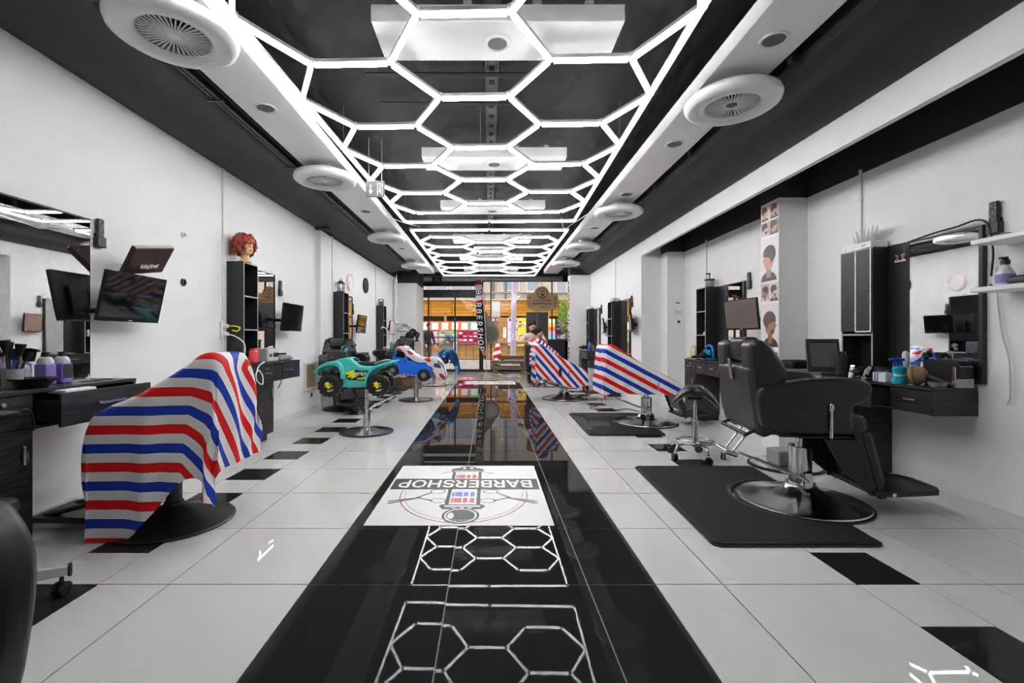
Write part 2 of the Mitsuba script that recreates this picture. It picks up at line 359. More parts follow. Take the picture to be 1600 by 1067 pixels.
# white soffit strips carrying downlights and fan lamps
def soffit(name, xi, xo, lab, ye=12.5):
    t = Thing(name, lab, 'ceiling panel')
    s = 1 if xo > 0 else -1
    m = cat(box(min(xi, xo), max(xi, xo), .2, ye, 2.82, 2.835), box(xi - .008, xi + .008, .2, ye, 2.82, 2.93), box(min(xi, xo), max(xi, xo), .2, ye, 2.915, 2.93), box(xo - .008, xo + .008, .2, ye, 2.82, 2.93),
            box(min(xi, xo), max(xi, xo), ye - .01, ye, 2.82, 2.93))
    t.part('board', m, 'satin', (247, 247, 247))
    for y in (1.0, 3.2, 5.6, 8.0, 9.9, 11.8):
        t.part('hanger', cyl(((xi + xo) / 2, y, 2.92), ((xi + xo) / 2, y, 3.15), .006, n=6), 'satin', (60, 60, 60))
soffit('ceiling_panel', -1.485, -1.865, 'long white suspended panel carrying spotlights and fan lamps on the left')
soffit('ceiling_panel', 1.475, 1.835, 'long white suspended panel carrying spotlights and fan lamps on the right')
def downlight(x, y, z, lab, r=.07, group='recessed downlights'):
    t = Thing('downlight', lab, 'ceiling light', (x, y, z), group=group)
    t.part('ring', lathe([(r * .72, -.001), (r * .80, -.006), (r * .9, -.010), (r, -.008), (r * 1.03, .001), (r * .72, -.001)], 32), 'satin', (225, 225, 225), 30)
    t.part('diffuser', lathe([(.001, -.004), (r * .8, -.004), (r * .8, .001), (.001, .001)], 24), 'satin', (78, 78, 79))
ORD = ['nearest', 'second', 'third', 'fourth', 'fifth', 'sixth']
for i, y in enumerate((3.5, 6.35, 9.0, 11.2)): downlight(-1.69, y, 2.82, f'{ORD[i]} grey spotlight in the left long white panel', .08, 'downlights in the left panel')
for i, y in enumerate((2.70, 4.15, 5.6, 7.3, 11.0)): downlight(1.66, y, 2.82, f'{ORD[i]} grey spotlight in the right long white panel', .08, 'downlights in the right panel')
def fan_lamp(x, y, lab, hub=WHITE, z=2.70):
    t = Thing('fan_lamp', lab, 'ceiling fan lamp', M=Tr(x, y, z) @ np.diag([1.19, 1.19, 1.0, 1]), group='round fan lamps')
    prof = [(.150, .035), (.150, -.02), (.158, -.032), (.185, -.042), (.225, -.040), (.25, -.022), (.258, .005), (.25, .03), (.225, .048), (.17, .055), (.150, .035)]
    R = [np.stack([r * np.cos(np.arange(56) * 2 * math.pi / 56), r * np.sin(np.arange(56) * 2 * math.pi / 56), np.full(56, z_)], 1) for r, z_ in prof]
    t.part('shade', rings(R, False), 'satin', (238, 238, 238), 50)
    t.part('dome', lathe([(.001, .05), (.15, .03), (.15, .05), (.06, .07), (.001, .072)], 32), 'matte', (38, 38, 38), 40)
    sp = [tf(box(.03, .151, -.0032, .0032, -.016, -.008), Rz(k * 360 / 40)) for k in range(40)]
    t.part('grille', cat(sp), 'satin', (215, 215, 215))
    t.part('grille_ring', lathe([(.145, -.02), (.152, -.024), (.152, -.004), (.145, -.004), (.145, -.02)], 40), 'satin', (225, 225, 225), 30)
    t.part('hub', lathe([(.001, -.022), (.022, -.022), (.03, -.016), (.03, .03), (.001, .03)], 24), 'satin', hub, 30)
    bl = [tf(box(.03, .13, -.02, .02, .008, .012), Rz(k * 72) @ Rx(18)) for k in range(5)]
    for b in bl: t.part('blade', b, 'satin', (110, 110, 110))
    t.part('mount', cat(cyl((0, 0, .05), (0, 0, .12), .07, n=24), box(-.05, .05, -.05, .05, .06, .10)), 'satin', (225, 225, 225), 40)
    t.part('bracket', cat(box(-.04, -.03, -.02, .02, .05, .12), box(.03, .04, -.02, .02, .05, .12)), 'chrome')
for i, y in enumerate((2.46, 4.72, 7.55, 10.4)): fan_lamp(-1.67, y, f'round white fan lamp under the left panel, {ORD[i]} from the front of the photo')
for i, y in enumerate((3.19, 5.98, 8.26, 10.1)): fan_lamp(1.67, y, f'round white fan lamp under the right panel, {ORD[i]} from the front of the photo', (70, 70, 70) if i == 0 else WHITE)

# six white panels under the ceiling
for i, y in enumerate((2.66, 4.65, 6.43, 8.55, 10.5, 12.3)):
    t = Thing('ceiling_board', f'white rectangular board hung under the dark ceiling, {ORD[i]} from the front', 'ceiling board', (.05, y, 2.9), group='white boards under the ceiling')
    t.part('panel', box(-.73, .73, 0, .38, 0, .1, .004), 'satin', (236, 236, 236))
    for x in (-.69, .69): t.part('wire', cyl((x, .19, .1), (x, .19, .25), .003, n=6), 'satin', (120, 120, 120))
    for x in (-.2, .2, .5): t.part('bracket', box(x, x + .05, -.004, .02, .1, .118), 'satin', (170, 170, 170))
    if i != 3: downlight(.05, y + .2, 2.9, f'round spotlight in the {ORD[i]} white ceiling board', .078, 'spotlights in the ceiling boards')
t = Thing('air_conditioner', 'white square ceiling air conditioner with dark slots above the far hexagon light', 'air conditioner', (.05, 9.55, 2.86))
t.part('panel', box(-.36, .36, -.36, .36, 0, .05, .01), 'satin', (230, 230, 230))
t.part('grille', box(-.22, .22, -.22, .22, -.006, .0), 'satin', (120, 120, 122))
for x0, x1, y0, y1 in ((-.24, .24, -.31, -.27), (-.24, .24, .27, .31), (-.31, -.27, -.24, .24), (.27, .31, -.24, .24)):
    t.part('slot', box(x0, x1, y0, y1, -.003, .001), 'matte', (40, 40, 40))
t.part('body', box(-.3, .3, -.3, .3, .05, .29), 'matte', (120, 120, 120))
# cable tray and bundle on the ceiling
t = Thing('cable_tray', 'perforated grey metal tray running along the dark ceiling above the lights', 'cable tray', (0.02, 0, 3.1))
t.part('channel', cat(box(-.05, .05, 1.2, 13, .03, .036), box(-.05, -.045, 1.2, 13, .0, .036), box(.045, .05, 1.2, 13, .0, .036)), 'satin', (62, 62, 62))
for k in range(60): t.part('slot', box(-.02, .02, 1.4 + k * .19, 1.46 + k * .19, .026, .0305), 'matte', (22, 22, 22))
solo('ceiling_pipe', cat(cyl((-.95, 3.55, 3.1), (.3, 3.55, 3.1), .018, n=8), cyl((-.95, 4.0, 3.11), (.3, 4.02, 3.11), .014, n=8)), 'satin', (46, 46, 46), 'pair of thin dark pipes crossing the ceiling behind the nearest white board', 'pipe')

# ---------------------------------------------------------------- hexagon LED fixtures
S = .487; H = S * math.sqrt(3)
scene['tube_skin'] = {'type': 'diffuse', 'reflectance': {'type': 'rgb', 'value': .6}}
def led_fixture(y_end, L, rot, lab):
    ZL = 2.756
    M = Tr(0, y_end, ZL) @ Rz(rot)          # local y from -L to 0
    t = Thing('hexagon_light', lab, 'ceiling light', M=M, group='hexagon tube lights')
    W = 2.434 / 2; edges = {}
    def e(a, b):
        k = tuple(sorted((tuple(np.round(a, 3)), tuple(np.round(b, 3))))); edges[k] = 1
    y_side = -(L - 5 * H) / 2
    for cx, n, top in ((-1.5 * S, 5, y_side), (1.5 * S, 5, y_side), (0, 4, y_side - H / 2)):
        for k in range(n):
            cy = top - H / 2 - k * H
            V = [(cx + S * math.cos(math.radians(a)), cy + S * math.sin(math.radians(a))) for a in range(0, 360, 60)]
            for i in range(6): e(V[i], V[(i + 1) % 6])
    segs = [(np.array(a), np.array(b)) for a, b in edges]
    c = [(-W, 0), (0, 0), (W, 0), (W, -L / 2), (W, -L), (0, -L), (-W, -L), (-W, -L / 2), (-W, 0)]
    for a, b in zip(c[:-1], c[1:]): segs.append((np.array(a), np.array(b)))
    nodes = {}
    for a, b in segs:
        d = b - a; l = np.linalg.norm(d); ang = math.degrees(math.atan2(d[1], d[0])); m = (a + b) / 2
        K = Tr(m[0], m[1], 0) @ Rz(ang); g = .022
        k = t.part('tube', tf(hull([(x, y, z) for x in (-l / 2 + g, l / 2 - g) for y, z in ((-.014, .012), (.014, .012), (-.014, -.006), (.014, -.006), (-.007, -.014), (.007, -.014))]), K), 'tube_skin',
                   emitter={'type': 'area', 'radiance': {'type': 'rgb', 'value': [LED, LED, LED * 1.01]}})
        t.part('housing', tf(box(-l / 2 + g, l / 2 - g, -.014, .014, .0125, .034), K), 'satin', (200, 200, 200), parent=k)
        for p in (a, b): nodes[tuple(np.round(p, 3))] = 1
    for p in nodes: t.part('connector', mv(cyl((0, 0, .004), (0, 0, .036), .026, n=12), p[0], p[1], 0), 'satin', (225, 225, 225))
    for x in (-W, 0, W):
        for y in (0, -L / 2, -L): t.part('wire', cyl((x, y, .03), (x, y, .39), .0015, n=5), 'satin', (150, 150, 150))
led_fixture(6.68, 5.2, -1.75, 'nearer glowing hexagon tube light in a rectangular frame under the ceiling')
led_fixture(12.4, 5.2, 0.0, 'farther glowing hexagon tube light in a rectangular frame near the entrance')
solo('light_cable', tube([(-1.35, 6.2, 2.7), (-1.2, 6.6, 2.72), (-1.02, 6.9, 2.74)], .004, 6, 6), 'satin', (200, 200, 200), 'thin white cable feeding the hexagon light at its far left corner', 'cable')
solo('light_cable', tube([(1.0, 6.4, 2.75), (1.05, 6.5, 2.62), (1.16, 6.35, 2.66), (1.47, 5.9, 2.80)], .004, 6, 6), 'satin', (220, 220, 220), 'sagging white cable between the hexagon light and the right long panel', 'cable')
# ================================================================= SHOPFRONT
FRM = (28, 31, 34)
def q(px, y=15.0): return (px - CX) * y / F_PX
def frame_bar(name, x0, x1, z0, z1, y0=14.96, y1=15.04, col=FRM): struct_part = put(fresh(name), box(x0, x1, y0, y1, z0, z1, .004), 'satin', col)
struct('window_1', box(-.19, 2.62, 14.96, 15.04, 2.905, 3.0), 'satin', FRM, label='large shop window right of the sliding door')
for x in (.055, 2.03): put(fresh('window_1__mullion'), box(x - .018, x + .018, 14.97, 15.03, .06, 2.905), 'satin', FRM)
put('window_1__sill', box(-.19, 2.62, 14.94, 15.06, 0, .06), 'satin', FRM)
for x0, x1 in ((-.19, .04), (.073, 2.012), (2.048, 2.62)): put(fresh('window_1__pane'), box(x0, x1, 14.998, 15.002, .06, 2.905) if 0 else TM([(x0, 15, .06), (x1, 15, .06), (x1, 15, 2.905), (x0, 15, 2.905)], [[0, 1, 2], [0, 2, 3]]), 'pane')
struct('door_1', cat(box(-2.13, -.19, 14.9, 15.1, 2.40, 2.64, .006), box(-2.13, -.19, 14.95, 15.05, 2.765, 2.9, .004)), 'satin', FRM, label='dark framed automatic sliding glass door')
put('door_1__post', box(-.32, -.195, 14.93, 15.07, .0, 2.905, .004), 'satin', FRM)
for x in (-1.965, -1.105): put(fresh('door_1__stile'), box(x - .022, x + .022, 14.97, 15.03, .03, 2.40), 'satin', FRM)
put('door_1__threshold', box(-2.13, -.19, 14.9, 15.1, 0, .075), 'satin', FRM)
for x0, x1 in ((-2.12, -1.99), (-1.94, -1.13), (-1.08, -.32)):
    put(fresh('door_1__rail'), box(x0, x1, 14.985, 15.015, 1.09, 1.115), 'satin', FRM)
    put(fresh('door_1__pane'), TM([(x0, 15, .07), (x1, 15, .07), (x1, 15, 2.40), (x0, 15, 2.40)], [[0, 1, 2], [0, 2, 3]]), 'pane')
put(fresh('door_1__transom_pane'), TM([(-2.13, 15, 2.64), (-.32, 15, 2.64), (-.32, 15, 2.765), (-2.13, 15, 2.765)], [[0, 1, 2], [0, 2, 3]]), 'pane')
put(fresh('door_1__motion_sensor'), box(-1.02, -.9, 14.85, 14.9, 2.5, 2.55, .01), 'satin', (15, 15, 15))
struct('wall_front', box(-2.9, 3.2, 14.95, 15.1, 2.995, 3.25), 'dark_paint')
t = Thing('air_curtain', 'long pale grey air curtain box above the shop entrance', 'air curtain')
t.part('casing', cyl((-2.1, 14.62, 2.945), (2.29, 14.62, 2.945), .088, n=20), 'satin', (170, 170, 172), 50)
t.part('end_cap', cyl((2.29, 14.62, 2.945), (2.31, 14.62, 2.945), .09, n=20), 'satin', (150, 150, 150), 50)
t.part('slot', box(-2.05, 2.2, 14.56, 14.6, 2.855, 2.87), 'satin', (95, 95, 95))
for x in (-1.5, 0, 1.5): t.part('bracket', box(x, x + .05, 14.6, 14.66, 3.02, 3.15), 'satin', (60, 60, 60))

# ---------------------------------------------------------------- exit signs
def running_sign(name, lab, x, y, z, w, h, plate, ink, wire):
    t = Thing(name, lab, 'exit sign', (x, y, z), group='emergency exit signs')
    t.part('plate', box(-w / 2, w / 2, -.006, .006, 0, h, .002), 'satin', plate)
    D = XZ.copy()
    def draw(poly, nm): t.part(nm, mv(tf(extr(poly, .002), D), 0, -.006, 0), 'satin', ink)
    s = h
    draw(Polygon([(-.32 * s, .78 * s), (-.24 * s, .78 * s), (-.24 * s, .40 * s), (-.14 * s, .40 * s), (-.28 * s, .16 * s), (-.42 * s, .40 * s), (-.32 * s, .40 * s)]), 'arrow')
    draw(Polygon([(.12 * s, .12 * s), (.46 * s, .12 * s), (.46 * s, .84 * s), (.12 * s, .84 * s)]).difference(Polygon([(.16 * s, .12 * s), (.42 * s, .12 * s), (.42 * s, .80 * s), (.16 * s, .80 * s)])), 'doorway')
    man = Point(.31 * s, .68 * s).buffer(.055 * s).union(Polygon([(.22 * s, .58 * s), (.33 * s, .60 * s), (.33 * s, .40 * s), (.38 * s, .2 * s), (.33 * s, .2 * s), (.28 * s, .36 * s), (.2 * s, .22 * s), (.17 * s, .24 * s), (.25 * s, .42 * s)]))
    draw(man, 'running_figure')
    for sx in (-w * .35, w * .35): t.part('hanger', cyl((sx, 0, h), (sx, 0, h + wire), .004, n=6), 'satin', (170, 170, 170))
running_sign('exit_sign', 'hanging translucent white exit sign with a down arrow beside the nearer hexagon light', -1.17, 4.76, 2.53, .19, .165, (92, 94, 94), (225, 225, 225), .45)
running_sign('exit_sign', 'small pale exit sign at the far left corner of the farther hexagon light', -1.45, 12.6, 2.87, .26, .20, (150, 152, 150), (240, 240, 240), .08)
running_sign('exit_sign', 'dark green exit sign hanging over the sliding door', -1.63, 14.45, 2.845, .31, .15, (18, 40, 36), (120, 150, 140), .15)

# ---------------------------------------------------------------- feather flag, sign, bench, disc
t = Thing('feather_flag', 'tall feather flag with barber shop lettering standing by the door post', 'flag', (-.30, 14.1, 0))
def flag_x(z): return .02 + .28 * 1.0
# sail outline (x, z): mast on the right edge, bowed free edge on the left
mast = [(.20 - .16 * max(0, (z - .55) / 2.35) ** 1.6, z) for z in np.linspace(.42, 2.86, 14)]
free = [(-.125, 2.84), (-.125, 2.55), (-.11, 2.1), (-.08, 1.6), (-.035, 1.1), (.03, .75), (.13, .5)]
sail = Polygon(mast + free)
K = np.eye(4)
t.part('sail', mv(tf(extr(sail, .004), XZ), 0, 0, 0), 'matte', (22, 20, 24))
def sash(z0, z1, col, slant=.06):
    g = sail.buffer(-.002).intersection(Polygon([(-.4, z0), (.4, z0 + slant), (.4, z1 + slant), (-.4, z1)]))
    t.part('stripe', mv(tf(extr(g, .002), XZ), 0, -.004, 0), 'matte', col)
left = sail.intersection(Polygon([(-.4, 0), (.02, 0), (.02, 4), (-.4, 4)]))
sash(2.70, 2.86, (190, 30, 50)); sash(2.52, 2.68, (215, 205, 210)); sash(2.22, 2.36, (205, 195, 200)); sash(2.14, 2.22, (180, 35, 55)); sash(.5, .66, (200, 110, 100))
z = 2.47
for i, ch in enumerate('BARBERSHOP'):
    m = tf(text(ch, .155, .003, True), XZ @ Rz(-90) @ np.diag([1.05, 1.0, 1, 1]))
    xoff = -.025 + .10 * max(0, (2.47 - z) / 1.85) ** 1.5
    t.part('letter', tf(m, Tr(xoff, -.006, z) @ Ry(4)), 'matte', (236, 232, 234)); z -= .19
t.part('pole', tube([(x + .012, 0.006, zz) for x, zz in mast[::-1]] + [(.212, .006, .2), (.212, .006, .02)], .011, 8), 'satin', (205, 205, 205), True)
t.part('base', cat(box(-.05, .47, -.03, .03, .0, .012), box(.19, .235, -.22, .22, .0, .012)), 'satin', (200, 200, 200))

t = Thing('hanging_sign', 'shaped wooden barber sign with striped poles hanging in the shop window', 'sign', (q(847, 14.5), 14.5, 0))
sc = 14.5 / F_PX
def S2(pts, ox=847, oy=528.3): return [((x - ox) * sc, EYE + (oy - y) * sc) for x, y in pts]
body = Polygon(S2([(823.5, 462), (828, 459.5), (831, 461), (834, 458), (838, 452.5), (841, 449.5), (847, 447.8), (852, 449), (856, 453), (857.5, 457.5), (862, 460.5), (865, 462), (866, 459.8), (869, 459.5), (871.3, 463), (871.3, 480), (868, 484), (864.5, 483), (860, 485), (834, 486.5), (831, 482.5), (827, 482.5), (823.5, 478)])).buffer(.02).buffer(-.01)
t.part('board', tf(extr(body, .03), XZ), 'matte', (190, 160, 122))
def ink(poly, col=(45, 36, 32), nm='marking'): t.part(nm, mv(tf(extr(poly, .004), XZ), 0, -.03, 0), 'matte', col)
c0 = S2([(847.5, 459)])[0]
ink(Point(*c0).buffer(.165).difference(Point(*c0).buffer(.148)))
ink(Point(*c0).buffer(.06).difference(Point(c0[0], c0[1] + .03).buffer(.05)).union(Polygon([(c0[0] - .07, c0[1] + .07), (c0[0] + .07, c0[1] + .07), (c0[0], c0[1] + .1)])).union(Polygon([(c0[0] - .1, c0[1] - .09), (c0[0] + .1, c0[1] - .09), (c0[0] + .07, c0[1] - .12), (c0[0] - .07, c0[1] - .12)])), nm='emblem')
for s_, yy, h_, col in (('HAJO ', 469.5, .062, (110, 85, 70)), ('ROBERT', 469.5, .062, (165, 70, 60)), ('BARBERSHOP', 474.5, .066, (50, 40, 36))):
    px = {'HAJO ': 839.5, 'ROBERT': 855, 'BARBERSHOP': 847}[s_]
    x_, z_ = S2([(px, yy)])[0]
    t.part('lettering', tf(text(s_.strip(), h_, .004, True), Tr(x_, -.031, z_) @ XZ), 'matte', col)
ink(Polygon(S2([(845, 481.5), (847, 478.7), (849.5, 481.5), (849, 482), (847, 479.7), (845.4, 482)])), nm='scissors_mark')
ink(Polygon(S2([(838, 478.2), (856, 478.2), (856, 478.5), (838, 478.5)])), (120, 95, 75), 'rule')
for px in (827.5, 867):
    pole = Polygon(S2([(px - 2.2, 464), (px + 2.2, 464), (px + 2.2, 480), (px - 2.2, 480)]))
    ink(pole, (205, 178, 145), 'pole_ground')
    for k in range(6):
        g = pole.intersection(Polygon(S2([(px - 4, 462.5 + k * 3.2), (px + 4, 465.5 + k * 3.2), (px + 4, 467 + k * 3.2), (px - 4, 464 + k * 3.2)])))
        t.part('pole_stripe', mv(tf(extr(g, .006), XZ), 0, -.03, 0), 'matte', (55, 40, 42) if k in (0, 4, 5) else (150, 62, 55))
for px in (842, 847): t.part('cord', cyl((q(px, 14.5) - q(847, 14.5), -.015, 2.72), (q(px, 14.5) - q(847, 14.5), -.015, 3.1), .006, n=6), 'matte', (150, 120, 90))

def wood_block(t, nm, *a): t.part(nm, box(*a, .006), 'raw_wood')
t = Thing('pallet_bench', 'rustic bench of dark pallet boards in front of the shop window', 'bench', (q(799, 14.2), 14.2, 0))
for x in (-.58, .30):
    wood_block(t, 'block', x, x + .16, 0, .5, 0, .12); wood_block(t, 'block', x, x + .16, 0, .5, .21, .29)
for z_ in (.12, .29):
    wood_block(t, 'front_board', -.64, .64, -.03, 0, z_, z_ + .09); wood_block(t, 'slat', -.64, .64, 0, .14, z_ + .06, z_ + .09); wood_block(t, 'slat', -.64, .64, .17, .31, z_ + .06, z_ + .09); wood_block(t, 'slat', -.64, .64, .34, .5, z_ + .06, z_ + .09)
wood_block(t, 'back_board', -.40, .64, .46, .5, .40, .52); wood_block(t, 'back_post', -.3, -.22, .5, .54, .38, .52); wood_block(t, 'back_post', .5, .58, .5, .54, .38, .52)

t = Thing('round_mirror', 'olive grey teardrop shaped disc hanging behind the feather flag', 'wall disc', (q(765, 14.7), 14.7, 0))
s3 = 14.7 / F_PX
P = Point(0, EYE + 6.5 * s3).buffer(15.5 * s3).union(Polygon([(-10 * s3, EYE + 42 * s3), (-7 * s3, EYE + 42 * s3), (14 * s3, EYE + 14 * s3), (-12 * s3, EYE + 10 * s3)]))
t.part('disc', tf(extr(P, .03), XZ), 'satin', (128, 124, 98))
t.part('face', mv(tf(extr(Point(0, EYE + 6.5 * s3).buffer(12 * s3), .004), XZ), 0, -.03, 0), 'gloss', (112, 110, 90))
t.part('cord', cyl((-8 * s3, -.01, EYE + 42 * s3), (-8 * s3, -.01, 2.9), .005, n=6), 'matte', (90, 80, 60))

# dark cupboard and counter by the window on the right
t = Thing('tall_cupboard', 'tall grey two-door cupboard below the hanging wooden sign', 'cupboard', (q(839.5, 14.6), 14.55, 0))
t.part('body', box(-.33, .33, .02, .36, 0, 1.9, .006), 'satin', (66, 63, 66))
for sx in (-1, 1): t.part('door', box(.006 * sx, .328 * sx, -.0, .02, .06, 1.89, .003), 'satin', (70, 67, 70))
t.part('door_gap', box(-.012, -.002, -.006, .0, .9, 1.88), 'satin', (190, 185, 185))
t = Thing('reception_counter', 'black reception counter with open shelves beside the right pier', 'counter', (1.9, 13.3, 0))
t.part('body', box(-.32, .28, 0, .5, 0, 1.0, .006), 'satin', (36, 34, 35)); t.part('worktop', box(-.34, .72, -.02, .52, 1.0, 1.04, .004), 'satin', (46, 43, 44))
t.part('side_panel', box(.68, .70, 0, .5, 0, 1.0), 'satin', (30, 30, 31)); t.part('shelf', box(.28, .68, .02, .5, .32, .34), 'satin', (40, 38, 38)); t.part('shelf', box(.28, .68, .02, .5, .65, .67), 'satin', (40, 38, 38)); t.part('back_panel', box(.28, .68, .48, .5, 0, 1.0), 'matte', (18, 18, 18))
t = Thing('mannequin_figure', 'pale grey skull ornament on the shelf of the black counter', 'ornament', (2.42, 13.4, .67))
sk = cat(ellipsoid((0, .02, .19), (.075, .09, .085)), rbox((0, -.03, .10), (.085, .07, .08), .02))
t.part('skull', sk, 'satin', (170, 168, 168), True)
for sx in (-1, 1): t.part('eye_socket', ellipsoid((.03 * sx, -.062, .175), (.02, .012, .02), 1), 'matte', (20, 20, 20), True)
t.part('nose_hole', ellipsoid((0, -.068, .14), (.01, .012, .015), 1), 'matte', (20, 20, 20), True)
t.part('neck', cyl((0, 0, 0), (0, 0, .1), .035, n=12), 'satin', (60, 60, 60), 40)
for i in range(5):
    x = 2.24 + i * .075
    solo('bottle', mv(lathe([(.001, 0), (.022, 0), (.024, .08), (.012, .11), (.012, .14), (.001, .14)], 12), x, 13.45, .34), 'satin', ((200, 200, 200), (30, 30, 32), (60, 90, 120), (210, 210, 205), (40, 40, 44))[i], ['pale grey bottle leftmost on', 'black bottle second from left on', 'blue grey bottle in the middle of', 'cream bottle second from right on', 'dark bottle rightmost on'][i] + ' the low shelf of the black reception counter', 'bottle', 'bottles in the reception counter', 40)

# white pillar grid beside the window : photo strips on the pier
def photo(t, nm, M, u0, v0, w, h, seed, parent=None, big=False, bg=None):
    """a printed portrait seen from the side or back: backdrop, shoulders, neck, head, hair; flat print"""
    r = random.Random(seed)
    sk = r.choice([(188, 140, 116), (205, 165, 145), (150, 105, 84), (176, 132, 112)]); hr = r.choice([(38, 30, 30), (58, 44, 40), (30, 28, 30), (80, 62, 52)])
    bg = bg or r.choice([(205, 190, 188), (168, 150, 146), (120, 104, 100), (222, 214, 214), (190, 176, 178)])
    d = r.choice([-1, 1]); R = Polygon([(0, 0), (w, 0), (w, h), (0, h)])
    cx = w * (.5 + r.uniform(-.06, .06)); cy = h * .52; a = min(w, h)
    layers = [(R, bg)]
    sh = affinity.scale(Point(cx, -.02 * h).buffer(1, 8), w * .46, h * .24); layers.append((sh, (40, 38, 42) if r.random() < .6 else (200, 196, 196)))
    layers.append((Polygon([(cx - .13 * a, h * .08), (cx + .13 * a, h * .08), (cx + .12 * a, cy), (cx - .12 * a, cy)]), tuple(int(k * .86) for k in sk)))
    head = affinity.scale(Point(cx, cy).buffer(1, 10), a * .31, a * .39).union(Polygon([(cx + d * .26 * a, cy + .06 * a), (cx + d * .38 * a, cy - .06 * a), (cx + d * .28 * a, cy - .10 * a)]))
    layers.append((head, sk))
    hair = affinity.scale(Point(cx - d * .04 * a, cy + .16 * a).buffer(1, 10), a * .36, a * .31).difference(Polygon([(cx + d * .06 * a, cy + .06 * a), (cx + d * .5 * a, cy + .14 * a), (cx + d * .5 * a, cy - .4 * a), (cx - d * .1 * a, cy - .4 * a), (cx - d * .12 * a, cy - .02 * a)]))
    layers.append((hair, hr))
    if r.random() < .35: layers.append((affinity.scale(Point(cx + d * .14 * a, cy - .27 * a).buffer(1, 8), a * .13, a * .10).intersection(head), hr))
    ms, cs = [], []
    for i, (p, c) in enumerate(layers):
        p = affinity.translate(p.intersection(R), u0, v0)
        if p.area < 1e-8: continue
        m = extr(p, .0006 + .0003 * i); ms.append(m); cs.append(np.tile(lin(c), (len(m.vertices), 1)))
    t.part(nm, tf(cat(ms), M), 'satin', np.vstack(cs), parent=parent)
t = Thing('photo_poster', 'tall strip of haircut portrait photos pasted on the pillar side', 'poster')
M = onX(2.74, -1) @ Tr(-4.668, 0, 0) if False else onX(2.738, -1)
# u = -Y : from -4.67 (far) to -4.38 (near)
U0, U1 = -4.668, -4.382; Wd = U1 - U0
t.part('sheet', tf(mv(extr(Polygon([(U0, .25), (U1, .25), (U1, 2.40), (U0, 2.40)]), .001), 0, 0, -.0005), M), 'satin', (222, 219, 220))
rows = [(2.24, 2, .15, 1), (2.085, 2, .145, 2), (1.64, 1, .43, 3), (1.44, 2, .185, 4), (.995, 1, .43, 5)] + [(.985 - .125 * (k + 1), 4, .118, 10 + k) for k in range(4)] + [(.24 + .12, 2, .115, 20)] 
for z0, n, h_, sd in rows:
    w = Wd / n
    for k in range(n): photo(t, 'photo', M @ Tr(0, 0, .0006), U0 + k * w + .004, z0, w - .008, h_ - .008, sd * 31 + k, bg=(214, 206, 210) if n == 1 else None)
t = Thing('photo_poster', 'narrow strip of small portrait photos on the far right pier', 'poster')
M = onX(1.949, -1); 
for k in range(11): photo(t, 'photo', M, -11.48, .3 + k * .2, .30, .185, 400 + k)

# ================================================================= STREET OUTSIDE
def GZ(y): return -.03
struct('ground', box(-45, 45, FRONT + .1, 70, -.2, -.03), 'matte', (122, 119, 115), label='pale paved street outside the shop')
for i in range(9): put(fresh('ground__slab_joint'), box(-14, 14, 16 + i * 1.0, 16.015 + i * 1.0, -.03, -.028), 'matte', (106, 103, 100))
HY = 24.0; hs = HY / F_PX
def hx(px): return (px - CX) * hs
def hz(py): return EYE + (CY - py) * hs
t = Thing('market_hut', 'long wooden market hut with an orange fascia across the street', 'market stall', (0, HY, 0))
x0, x1 = hx(640), hx(756)
xe = hx(905)
for k in range(24):
    a = x0 + (xe - x0) * k / 24; b_ = x0 + (xe - x0) * (k + 1) / 24
    t.part('base_board', box(a + .008, b_ - .008, 0, .05, 0.0, hz(537)), 'orange_wood') if 1 else 0
for j, (ya, yb) in enumerate(((494, 489), (489, 484.5), (484.5, 480), (480, 475), (475, 470))):
    for k in range(8):
        a = x0 + (xe - x0) * k / 8; b_ = x0 + (xe - x0) * (k + 1) / 8
        t.part('fascia_board', box(a + .01, b_ - .01, -.02 - .012 * j, .05, hz(ya) + .006, hz(yb) - .006), 'matte', ((204, 136, 40), (196, 128, 34), (210, 142, 46))[(j + k) % 3])
t.part('back_wall', box(x0, xe, .9, 1.0, 0, hz(470)), 'matte', (92, 66, 44)); t.part('roof', box(x0 - .2, xe + .2, -.25, 2.4, hz(470), hz(468), .02), 'matte', (175, 158, 134))
t.part('counter', box(x0, xe, -.12, .9, hz(537), hz(535.5)), 'raw_wood')
for px in (641, 694, 756, 795, 855): t.part('post', box(hx(px), hx(px) + .12, -.03, .09, 0, hz(470)), 'orange_wood')
t.part('front_panel', box(x0, x1, -.06, .0, hz(537), hz(517.2)), 'matte', (150, 120, 92)); t.part('rail', box(x0, x1, -.06, -.02, hz(503.2), hz(501.8)), 'raw_wood')
t.part('shelf', box(x0, x1, .5, .9, hz(507), hz(506)), 'raw_wood')
for k in range(26):
    px = 643 + k * 4.3; r = random.Random(k)
    if px > 752: break
    t.part('goods', mv(lathe([(.001, 0), (.06, 0), (.06, .16), (.03, .2), (.001, .22)], 8), hx(px), .62, hz(506)), 'satin', r.choice([(90, 60, 40), (60, 45, 40), (140, 60, 40), (80, 84, 50), (120, 90, 60)]), 40)
def sheet(nm, px0, px1, py0, py1, col, lab, cat_, extra=(), group=None, y=-.062):
    t = Thing(nm, lab, cat_, (0, HY + y, 0), group=group)
    t.part('sheet', box(hx(px0), hx(px1), -.02, 0, hz(py1), hz(py0)), 'matte', col)
    for (a, b_, c_, d_, cc, nn) in extra: t.part(nn, box(hx(a), hx(b_), -.024, -.02, hz(d_), hz(c_)), 'matte', cc)
    return t
cols_ = [(238, 120, 70), (240, 110, 60), (236, 118, 72), (238, 116, 66), (236, 112, 64), (110, 175, 130)]
